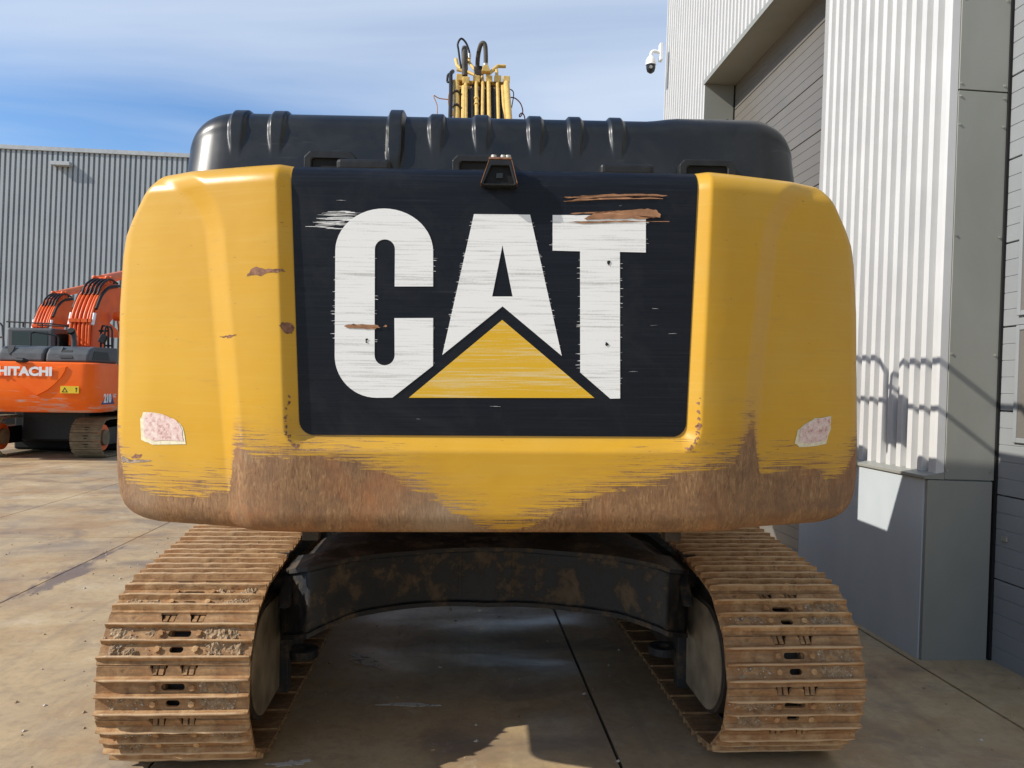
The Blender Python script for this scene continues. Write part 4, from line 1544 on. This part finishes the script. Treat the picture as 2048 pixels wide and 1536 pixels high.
# return beside the near door: three flat sheets facing the yard entrance
hpart(MB().box((XP + 0.012, YC0 - 0.012, -0.2), (XD - 0.03, YC0 + 0.018, 1.098)), 'return_panel', 'grey_panel', bevel=0.002)
hpart(MB().box((XC + 0.052, YC0 - 0.010, 1.106), (XD - 0.02, YC0 + 0.016, 3.565)), 'return_panel', 'grey_panel', bevel=0.002)
hpart(MB().box((XC + 0.052, YC0 - 0.012, 3.573), (XD - 0.02, YC0 + 0.016, ZTOP)), 'return_panel', 'grey_panel', bevel=0.002)
for zz in (1.16, 1.9, 2.65, 3.35, 3.53, 3.61, 4.15):
    for xx in (XC + 0.062, XD - 0.045):
        hpart(MB().cyl((xx, YC0 - 0.0115, zz), (xx, YC0 - 0.017, zz), 0.0075, 8), 'screw', 'fitting_steel')
hpart(MB().box((XD - 0.019, YC0 - 0.02, -0.1), (XD + 0.03, YC0 + 0.016, ZTOP)), 'door_seal', 'dark_gap')
# sectional doors
SECT = 0.53


def section_mesh(y0, y1):
    ribs = 5
    pr = [(0.06, 0.004)]
    hh = (SECT - 0.008) / ribs
    for i in range(ribs):
        b = 0.004 + i * hh
        pr += [(0.004, b + 0.0001), (0.0, b + 0.0035), (0.0, b + hh - 0.0035), (0.004, b + hh - 0.0001)]
    pr.append((0.06, SECT - 0.004))
    vs = [(a, y0, b) for a, b in pr] + [(a, y1, b) for a, b in pr]
    q = len(pr)
    fs = [(i, (i + 1) % q, q + (i + 1) % q, q + i) for i in range(q)] + [tuple(range(q)), tuple(range(2 * q - 1, q - 1, -1))]
    return MB().add(vs, fs).mesh('door_section', 'door_grey')


def door(y0, y1, nsec, mat):
    d = hpart(MB().box((XD + 0.061, y0, 0.0), (XD + 0.09, y1, nsec * SECT)), 'sectional_door', 'dark_gap')
    me = section_mesh(y0, y1)
    me.materials.clear()
    me.materials.append(MAT[mat])
    for k in range(nsec):
        o = bpy.data.objects.new('door_section', me)
        col.objects.link(o)
        o.parent = d
        o.matrix_local = Matrix.Translation((XD, 0, -0.04 + k * SECT))
    return d


door(YC1 + 0.01, YJ - 0.03, 11, 'door_grey')
nd = door(0.9, YC0 - 0.02, 17, 'door_blue_grey')
# framed fields and the small catch on the near door
for (ya, yb, za, zb_) in ((4.05, 4.50, 1.36, 2.08), (4.05, 4.50, 2.14, 3.2)):
    m = MB()
    m.box((XD - 0.020, ya, za), (XD - 0.001, ya + 0.03, zb_))
    m.box((XD - 0.020, yb - 0.03, za), (XD - 0.001, yb, zb_))
    m.box((XD - 0.0195, ya + 0.03, za), (XD - 0.001, yb - 0.03, za + 0.03))
    m.box((XD - 0.0195, ya + 0.03, zb_ - 0.03), (XD - 0.001, yb - 0.03, zb_))
    fr = m.build('door_frame', 'door_blue_grey', nd, bevel=0.004)
    MB().box((XD - 0.012, ya + 0.03, za + 0.03), (XD - 0.004, yb - 0.03, zb_ - 0.03)).build('door_pane', 'door_grey', nd)
MB().box((XD - 0.012, 4.525, 0.74), (XD - 0.001, 4.575, 0.775)).build('door_catch', 'fitting_steel', nd, bevel=0.003)
hpart(MB().box((XC + 0.002, YC1 + 0.002, 5.585), (XD + 0.06, YJ - 0.002, 5.618)), 'soffit', 'grey_panel')
hpart(MB().box((XC - 0.012, YC1 + 0.0, 5.575), (XC - 0.0005, YJ + 0.02, 5.635)), 'drip_edge', 'grey_panel')
hpart(MB().box((XC + 0.001, YJ - 0.001, -0.1), (XD - 0.012, YJ + 0.026, 5.584)), 'door_jamb', 'grey_panel')
hpart(MB().box((XD - 0.0115, YJ - 0.012, 0.0), (XD + 0.05, YJ + 0.02, 5.583)), 'door_seal', 'dark_gap')
# rest of the hall behind the camera's right shoulder
hpart(MB().box((XC + 0.045, -8.0, -0.3), (8.0, 0.88, ZTOP)), 'wall', 'grey_panel')
hpart(MB().box((XC + 0.30, -8.0, ZTOP), (24.0, YE + 0.02, ZTOP + 0.3)), 'roof', 'roof_trim')

# security camera on the far corner
sc_o = empty('security_camera', (2.83 + 0.13, 11.55, 6.78))
tag(sc_o, 'white dome security camera on an arm at the top corner of the white hall', 'camera')
MB().box((-0.14, -0.05, -0.14), (-0.095, 0.06, 0.12)).build('wall_mount', 'camera_white', sc_o, bevel=0.006)
MB().tube([(-0.14, 0, -0.01), (-0.22, 0, 0.005), (-0.262, 0, -0.025), (-0.27, 0, -0.09)], 0.026, 12, smooth=5).build('bracket_arm', 'camera_white', sc_o, smooth=True)
MB().tube([(-0.27, 0, -0.07), (-0.27, 0, -0.10), (-0.27, 0, -0.14), (-0.27, 0, -0.21)], [0.03, 0.055, 0.075, 0.080], 24).build('housing', 'camera_white', sc_o, smooth=True, angle=50)
MB().tube([(-0.27, 0, -0.212), (-0.27, 0, -0.26), (-0.27, 0, -0.31), (-0.27, 0, -0.335)], [0.070, 0.070, 0.055, 0.02], 24).build('camera_dome', 'lens_glass', sc_o, smooth=True, angle=50)
MB().cyl((-0.285, -0.06, -0.265), (-0.285, -0.078, -0.267), 0.024, 16).build('lens', 'fitting_steel', sc_o)

# ================================================================== GREY HALL, far left
far = empty('industrial_hall', (-17.0, 32.0, 0.0), (0, R(1.24), R(-2.0)))
tag(far, 'long grey corrugated metal hall behind the orange excavators', 'hall')
FT = 10.72
pr = []
pit = 0.205
x = -30.0
while x < 17.0:
    pr += [(x, 0.0), (x + 0.112, 0.0), (x + 0.120, 0.095), (x + 0.195, 0.095)]
    x += pit
q = len(pr)
MB().add([(a, b, -0.5) for a, b in pr] + [(a, b, FT) for a, b in pr], [(i, i + 1, q + i + 1, q + i) for i in range(q - 1)]).build(
    'ribbed_cladding', 'grey_cladding', far, fix=False)
MB().box((-30, 0.10, -0.5), (17.0, 14.0, FT)).build('wall', 'grey_cladding', far)
MB().box((-30.1, -0.06, FT + 0.001), (17.1, 14.1, FT + 0.16)).build('roof_edge', 'roof_trim', far)
m = MB().box((0.36, -0.26, 10.12), (1.10, -0.002, 10.27))
m.build('vent_hood', 'roof_trim', far, bevel=0.01)


# ================================================================== ORANGE EXCAVATORS
def orange(loc, label, boom_up, first):
    rt_ = empty('crawler_excavator', loc)
    tag(rt_, label, 'excavator', 'orange excavators parked before the grey hall')
    D = Matrix.Translation((8.9, -18.5, 0))      # coordinates below are the yard's, for the nearer machine
    X0, X1 = -10.28, -7.46

    def ob(m, name, mat, **k):
        return m.build(name, mat, k.pop('parent', rt_), xf=(D if 'parent0' not in k else None), **{a: b for a, b in k.items() if a != 'parent0'})
    # counterweight: rounded plan, tucked bottom
    rows = [(0.99, 0.16, 0.06), (1.02, 0.07, 0.02), (1.10, 0.02, 0.0), (1.5, 0.0, 0.0), (1.93, 0.0, 0.0), (1.985, 0.012, 0.0), (2.005, 0.05, 0.015), (2.01, 0.10, 0.03)]
    nseg = 64
    vs, fs = [], []
    cx, cy0, cy1 = (X0 + X1) / 2, 16.0, 17.1
    hwid = (X1 - X0) / 2
    for zc, ins, insx in rows:
        for k in range(nseg + 1):
            t = -1 + 2 * k / nseg
            ax = abs(t)
            yb = 0.05 * ax ** 2 + (0.0 if ax < 0.90 else 0.0)
            xx = cx + t * (hwid - insx)
            r = 0.26
            d = (1 - ax) * hwid
            if d < r:
                yb += r - math.sqrt(max(0, r * r - (r - d) ** 2))
            vs.append((xx, cy0 + yb + ins, zc))
        vs += [(cx + hwid - insx, cy1, zc), (cx - hwid + insx, cy1, zc)]
    w = nseg + 3
    for j in range(len(rows) - 1):
        for k in range(w):
            k2 = (k + 1) % w
            fs.append((j * w + k, j * w + k2, (j + 1) * w + k2, (j + 1) * w + k))
    fs += [tuple(range(w - 1, -1, -1)), tuple((len(rows) - 1) * w + k for k in range(w))]
    c = ob(MB().add(vs, fs), 'counterweight', 'orange', smooth=True, angle=40)
    if first:
        # raised shield shape and lettering
        sh = [(-9.80, 1.93), (-7.96, 1.93), (-7.99, 1.82), (-8.06, 1.70), (-8.18, 1.56), (-8.32, 1.43), (-8.53, 1.31), (-8.80, 1.51), (-9.07, 1.71), (-9.78, 1.72)]
        shd = MB()
        n = len(sh)
        mx, mz = -8.88, 1.72
        vs = [(a, 16.03 + 0.05 * ((a - cx) / hwid) ** 2, b) for a, b in sh] + \
             [(mx + (a - mx) * 0.955, 15.985 + 0.05 * ((a - cx) / hwid) ** 2 - 0.012, mz + (b - mz) * 0.93) for a, b in sh]
        fs = [(i, (i + 1) % n, n + (i + 1) % n, n + i) for i in range(n)] + [tuple(n + i for i in range(n))]
        shd.add(vs, fs)
        shd.build('raised_shield', 'orange', c)
        M = Matrix.Translation((-8.77, 15.962, 1.735)) @ Matrix.Rotation(R(90), 4, 'X')
        text_mesh('lettering', 'HITACHI', 0.235, 'bright_label', c, M, offset=0.012, xscale=1.12, spacing=1.02)
        pl = MB().box((-8.10, 15.996, 1.385), (-7.745, 16.018, 1.53)).build('warning_label', 'warning_yellow', c)
        MB().prism([(-8.075, 1.405), (-7.955, 1.405), (-8.015, 1.505)], [[(-8.05, 1.418), (-7.98, 1.418), (-8.015, 1.478)]], XZ(15.9935), 0.0, 0.002).build('warning_triangle', 'black_plastic', c)
        MB().box((-7.80, 15.9935, 1.41), (-7.785, 15.9955, 1.50)).build('warning_figure', 'black_plastic', c)
        MB().prism(arc(-7.7925, 1.485, 0.018, 0.018, 0, 330, 11), [], XZ(15.993), 0.0, 0.0005).build('warning_figure', 'black_plastic', c)
        Ms = Matrix.Translation((X1 + 0.004, 16.62, 1.20)) @ Matrix.Rotation(R(90), 4, 'Z') @ Matrix.Rotation(R(90), 4, 'X')
        MB().prism([(16.34, 1.155), (16.95, 1.155), (16.80, 1.37), (16.55, 1.30), (16.36, 1.19)], [], lambda u, v, d: (X1 + d, u, v), 0.0005, 0.002).build('label_field', 'blue_label', c)
        text_mesh('lettering', '210', 0.24, 'bright_label', c, Ms, offset=0.012, xscale=0.95)
        Ms2 = Matrix.Translation((X1 + 0.004, 16.95, 1.30)) @ Matrix.Rotation(R(90), 4, 'Z') @ Matrix.Rotation(R(90), 4, 'X')
        text_mesh('lettering', 'LC', 0.10, 'bright_label', c, Ms2, offset=0.004)
    # house sides and skirt
    ob(MB().box((X0 + 0.03, 17.102, 1.30), (X0 + 0.9, 18.1, 2.0)), 'side_door', 'orange', bevel=0.02)
    ob(MB().box((X1 - 0.95, 17.102, 1.18), (X1 - 0.012, 19.6, 2.0)), 'side_door', 'orange', bevel=0.02)
    ob(MB().box((X0 + 0.05, 17.0, 1.0), (X1 - 0.02, 20.4, 1.175)), 'skirt', 'dark_grey_cover', bevel=0.02)
    # dark engine cover
    for (a, b) in ((-9.46, -8.56), (-8.53, -7.68)):
        m = MB()
        n = 12
        pro = [(16.22, 2.015), (16.26, 2.18), (16.36, 2.30), (16.55, 2.345), (17.6, 2.36), (17.6, 2.015)]
        m.prism(pro, [], lambda u, v, d: (d, u, v), a, b)
        hc = ob(m, 'engine_cover', 'dark_grey_cover', bevel=0.05, seg=3)
        if first and a > -9:
            MB().prism([(-8.24, 2.10), (-7.99, 2.10), (-8.03, 2.26), (-8.22, 2.26)], [], lambda u, v, d: (u, 16.27 + (v - 2.1) * 0.55 + d, v), -0.045, -0.02).build('air_grille', 'black_plastic', hc)
            MB().prism([(16.40, 2.08), (17.2, 2.08), (17.1, 2.25), (16.48, 2.25)], [], lambda u, v, d: (b + d, u, v), 0.001, 0.006).build('air_grille', 'black_plastic', hc)
            MB().prism([(-8.34, 2.12), (-8.27, 2.12), (-8.22, 2.33), (-8.27, 2.34)], [], lambda u, v, d: (u, 16.30 + (v - 2.12) * 0.5 + d, v), -0.06, -0.02).build('cover_crease', 'dark_grey_cover', hc)
        elif first:
            MB().prism([(-9.30, 2.33), (-9.17, 2.33), (-9.18, 2.22), (-9.23, 2.15), (-9.29, 2.24)], [], lambda u, v, d: (u, 16.26 + (v - 2.1) * 0.55 + d, v), -0.055, -0.03).build('cover_handle', 'black_plastic', hc)
    if first:
        ob(MB().tube([(-8.33, 17.0, 2.25), (-8.33, 17.0, 2.50), (-8.33, 16.97, 2.60), (-8.33, 16.90, 2.70)], [0.055, 0.055, 0.058, 0.062], 14), 'exhaust_pipe', 'dark_grey_cover', smooth=True)
        ob(MB().tube([(-8.33, 16.885, 2.66), (-8.33, 16.84, 2.70)], 0.075, 14), 'exhaust_mouth', 'black_void')
        ob(MB().tube([(-8.98, 16.05, 2.02), (-8.92, 15.97, 2.035), (-8.80, 15.96, 2.03), (-8.72, 16.0, 2.02)], [0.02, 0.05, 0.05, 0.02], 10), 'rear_camera', 'black_plastic')
        # cab
        m = MB().prism([(17.9, 1.9), (19.6, 1.9), (19.8, 2.3), (19.4, 2.84), (17.9, 2.80)], [], lambda u, v, d: (d, u, v), -10.22, -9.22)
        cb = ob(m, 'cab', 'dark_grey_cover', bevel=0.05, seg=3)
        MB().box((-10.10, 17.893, 2.36), (-9.34, 17.8985, 2.72)).build('rear_window', 'glass', cb)
        MB().prism([(18.0, 2.1), (19.5, 2.1), (19.3, 2.72), (18.0, 2.70)], [], lambda u, v, d: (-9.22 + d, u, v), 0.001, 0.006).build('side_window', 'glass', cb)
        m = MB()
        for yy in (18.05, 19.1):
            m.tube([(-9.95, yy, 2.82), (-9.95, yy, 2.93)], 0.015, 6)
        m.tube([(-10.25, 17.95, 2.93), (-9.25, 17.95, 2.90)], 0.018, 6)
        m.tube([(-10.2, 17.98, 2.80), (-10.2, 17.98, 2.92)], 0.014, 6)
        m.tube([(-9.5, 17.98, 2.78), (-9.5, 17.98, 2.90)], 0.014, 6)
        m.tube([(-10.25, 19.2, 2.95), (-9.25, 19.2, 2.92)], 0.018, 6)
        m.tube([(-9.25, 17.95, 2.90), (-9.25, 19.2, 2.92)], 0.018, 6)
        m.tube([(-9.22, 17.0, 2.36), (-9.22, 17.0, 2.62), (-9.20, 17.1, 2.66), (-8.75, 17.1, 2.60), (-8.70, 17.1, 2.55), (-8.70, 17.1, 2.34)], 0.018, 6)
        ob(m, 'guard_rail', 'black_plastic')
        m = MB()
        m.tube([(-9.62, 16.35, 2.3), (-9.62, 16.35, 2.72), (-9.58, 16.35, 2.78), (-9.47, 16.35, 2.78), (-9.43, 16.35, 2.72), (-9.40, 16.35, 2.32)], 0.022, 8)
        m.tube([(-9.52, 16.35, 2.5), (-9.40, 16.35, 2.5)], 0.02, 8)
        ob(m, 'handrail', 'dark_grey_cover')
        m = MB()
        m.tube([(-8.45, 18.5, 2.0), (-8.45, 18.5, 2.80), (-8.42, 18.5, 2.92), (-8.32, 18.5, 2.91), (-8.29, 18.5, 2.84), (-8.27, 18.5, 2.05)], 0.024, 8)
        m.tube([(-8.28, 18.3, 2.0), (-8.28, 18.3, 2.80), (-8.25, 18.3, 2.90), (-8.15, 18.3, 2.88), (-8.12, 18.3, 2.80), (-8.10, 18.3, 2.05)], 0.024, 8)
        m.tube([(-8.5, 18.5, 2.80), (-8.3, 18.5, 2.80)], 0.024, 8)
        m.tube([(-8.28, 18.3, 2.45), (-8.10, 18.3, 2.45)], 0.02, 8)
        ob(m, 'handrail', 'black_plastic')
        ob(MB().box((-8.36, 18.18, 2.50), (-8.20, 18.26, 2.70), M=Matrix.Translation((-8.28, 18.2, 2.6)) @ Matrix.Rotation(R(25), 4, 'Y') @ Matrix.Translation((8.28, -18.2, -2.6))), 'mirror', 'black_plastic', bevel=0.02)
        ob(MB().tube([(-8.22, 18.0, 2.0), (-8.22, 18.0, 2.14), (-8.22, 18.0, 2.18)], [0.06, 0.055, 0.02], 12), 'beacon', 'boom_orange')
    # boom
    bu = boom_up
    back = [(18.30, 1.9), (18.38, 2.44), (18.42, 2.94), (18.56, 3.28), (18.82, 3.62), (19.22, 3.86), (19.73, 3.96), (20.8, 3.95), (23.2, 3.2)]
    front = [(23.3, 2.95), (20.6, 3.30), (19.7, 3.30), (19.30, 3.05), (19.06, 2.70), (18.95, 2.2), (18.9, 1.9)]
    bl = [(a, b + (bu if b > 2.2 else 0)) for a, b in back] + [(a, b + (bu if b > 2.0 else 0)) for a, b in front]
    bo = ob(MB().prism(bl, [], lambda u, v, d: (d, u, v), -9.10, -8.60), 'boom', 'boom_orange', bevel=0.02)
    for k, xx in enumerate((-9.05, -8.97, -8.88, -8.78, -8.70, -8.64)):
        pts = [(xx, a - 0.07 * (1 if b < 3.5 else 0.4), b + bu + (0.05 if b > 3.4 else 0)) for a, b in back[1:6 + (k % 2)]]
        MB().tube(pts, 0.028 if k % 3 else 0.036, 8, smooth=4).build('pipe', 'boom_orange', bo, smooth=True)
        MB().box((xx - 0.04, 18.30, 2.98 + bu), (xx + 0.04, 18.46, 3.06 + bu)).build('pipe_clamp', 'boom_orange', bo)
    for xx in (-9.10, -8.585):
        pts = [(xx, a - 0.03, b + bu + 0.03) for a, b in back[3:7]]
        MB().tube(pts, 0.035, 8, smooth=4).build('hose', 'black_rubber', bo, smooth=True)
        MB().tube([(xx, 18.36, 2.92 + bu), (xx, 18.46, 3.20 + bu)], 0.04, 8).build('hose_sleeve', 'bright_label', bo)
    for k in range(5):
        xx = -9.02 + 0.09 * k
        MB().tube([(xx, 18.75, 3.66 + bu), (xx, 18.95, 3.92 + bu), (xx + 0.03, 19.3, 4.10 + bu), (xx, 19.8, 4.06 + bu)], 0.026, 8, smooth=4).build('hose', 'black_rubber', bo, smooth=True)
    for xx in (-9.02, -8.72):
        MB().box((xx - 0.05, 19.30, 3.86 + bu), (xx + 0.05, 19.62, 4.20 + bu)).build('cylinder_bracket', 'boom_orange', bo, bevel=0.05)
    MB().cyl((-9.08, 19.45, 4.12 + bu), (-8.64, 19.45, 4.12 + bu), 0.08, 14).build('cylinder_pin', 'boom_orange', bo)
    MB().cyl((-8.87, 19.40, 4.10 + bu), (-8.87, 21.6, 4.62 + bu), 0.115, 16).build('arm_cylinder', 'orange_cyl', bo, smooth=True)
    MB().cyl((-8.87, 21.6, 4.62 + bu), (-8.87, 23.0, 4.95 + bu), 0.05, 12).build('cylinder_rod', 'chrome', bo, smooth=True)
    for xx in (-9.30, -8.40):
        MB().cyl((xx, 19.9, 1.7), (xx, 19.55, 2.5), 0.10, 14).build('boom_cylinder', 'boom_orange', bo, smooth=True)
        MB().cyl((xx, 19.55, 2.5), (xx, 19.25, 3.2 + bu), 0.05, 12).build('cylinder_rod', 'chrome', bo, smooth=True)
        MB().cyl((xx - 0.08, 19.25, 3.2 + bu), (xx + 0.08, 19.25, 3.2 + bu), 0.11, 14).build('rod_eye', 'boom_orange', bo, smooth=True)
    # undercarriage
    ob(MB().box((-10.25, 18.3, 0.05), (-7.62, 20.2, 0.98)), 'cross_frame', 'black_void', bevel=0.05)  # these two blocks are enlarged in black for the shade under the body
    ob(MB().box((-9.66, 17.5, 0.30), (-8.26, 18.29, 0.98)), 'cross_frame', 'black_plastic', bevel=0.05)
    ob(MB().cyl((-8.9, 18.6, 0.85), (-8.9, 18.6, 1.02), 0.6, 32), 'slew_ring', 'black_plastic')
    if first:
        shoe = MB()
        shoe.box((-0.31, 0.006, -0.012), (0.31, 0.178, 0.0))
        for s_ in (0.035, 0.092, 0.15):
            shoe.prism([(s_ - 0.016, 0.0), (s_ - 0.006, 0.026), (s_ + 0.006, 0.026), (s_ + 0.016, 0.0)], [], lambda u, v, d: (d, u, v), -0.31, 0.31)
        shoe.box((-0.05, 0.055, 0.0005), (0.05, 0.075, 0.002), 1)
        shoe.box((-0.03, 0.112, 0.0005), (0.03, 0.130, 0.002), 1)
        sme = shoe.mesh('track_shoe', ['far_track', 'black_void'])
        for xc in (-7.92, -10.0):
            L, rr_ = 3.45, 0.40
            y0 = 17.06
            per = 2 * L + 2 * math.pi * rr_
            ns = round(per / 0.19)

            def pos(s):
                s %= per
                if s < L:
                    return (y0 + L - s, 2 * rr_ + 0.03)
                s -= L
                if s < math.pi * rr_:
                    a = math.pi / 2 + s / rr_
                    return (y0 + rr_ * math.cos(a), rr_ + 0.03 + rr_ * math.sin(a))
                s -= math.pi * rr_
                if s < L:
                    return (y0 + s, 0.03)
                s -= L
                a = -math.pi / 2 + s / rr_
                return (y0 + L + rr_ * math.cos(a), rr_ + 0.03 + rr_ * math.sin(a))
            tr = ob(MB().box((xc - 0.12, 17.1, 0.25), (xc + 0.12, 20.4, 0.62)), 'track', 'black_plastic')
            for k in range(ns):
                a, b = pos(k * per / ns), pos((k + 1) * per / ns)
                if a[0] > 19.2 or (a[1] > 0.7 and a[0] > 18.2):
                    continue
                s = Vector((0, b[0] - a[0], b[1] - a[1])).normalized()
                xx = Vector((-1, 0, 0))
                M = Matrix((xx, s, xx.cross(s))).transposed().to_4x4()
                M.translation = (xc, a[0], a[1])
                o = bpy.data.objects.new('track_shoe', sme)
                col.objects.link(o)
                o.parent = tr
                o.matrix_local = M
            MB().cyl((xc + 0.10, y0, 0.43), (xc + 0.20, y0, 0.43), 0.28, 24).build('sprocket', 'boom_orange', tr)
            MB().cyl((xc + 0.20, y0, 0.43), (xc + 0.26, y0, 0.43), 0.17, 24).build('sprocket_hub', 'far_track', tr)
    return rt_


orange((-8.9, 18.5, GZ), 'orange excavator with its rear toward the camera, left of the yellow one', 0.0, True)
orange((-12.9, 24.5, GZ), 'farther orange excavator showing only its curved boom behind the nearer cab', 0.25, False)
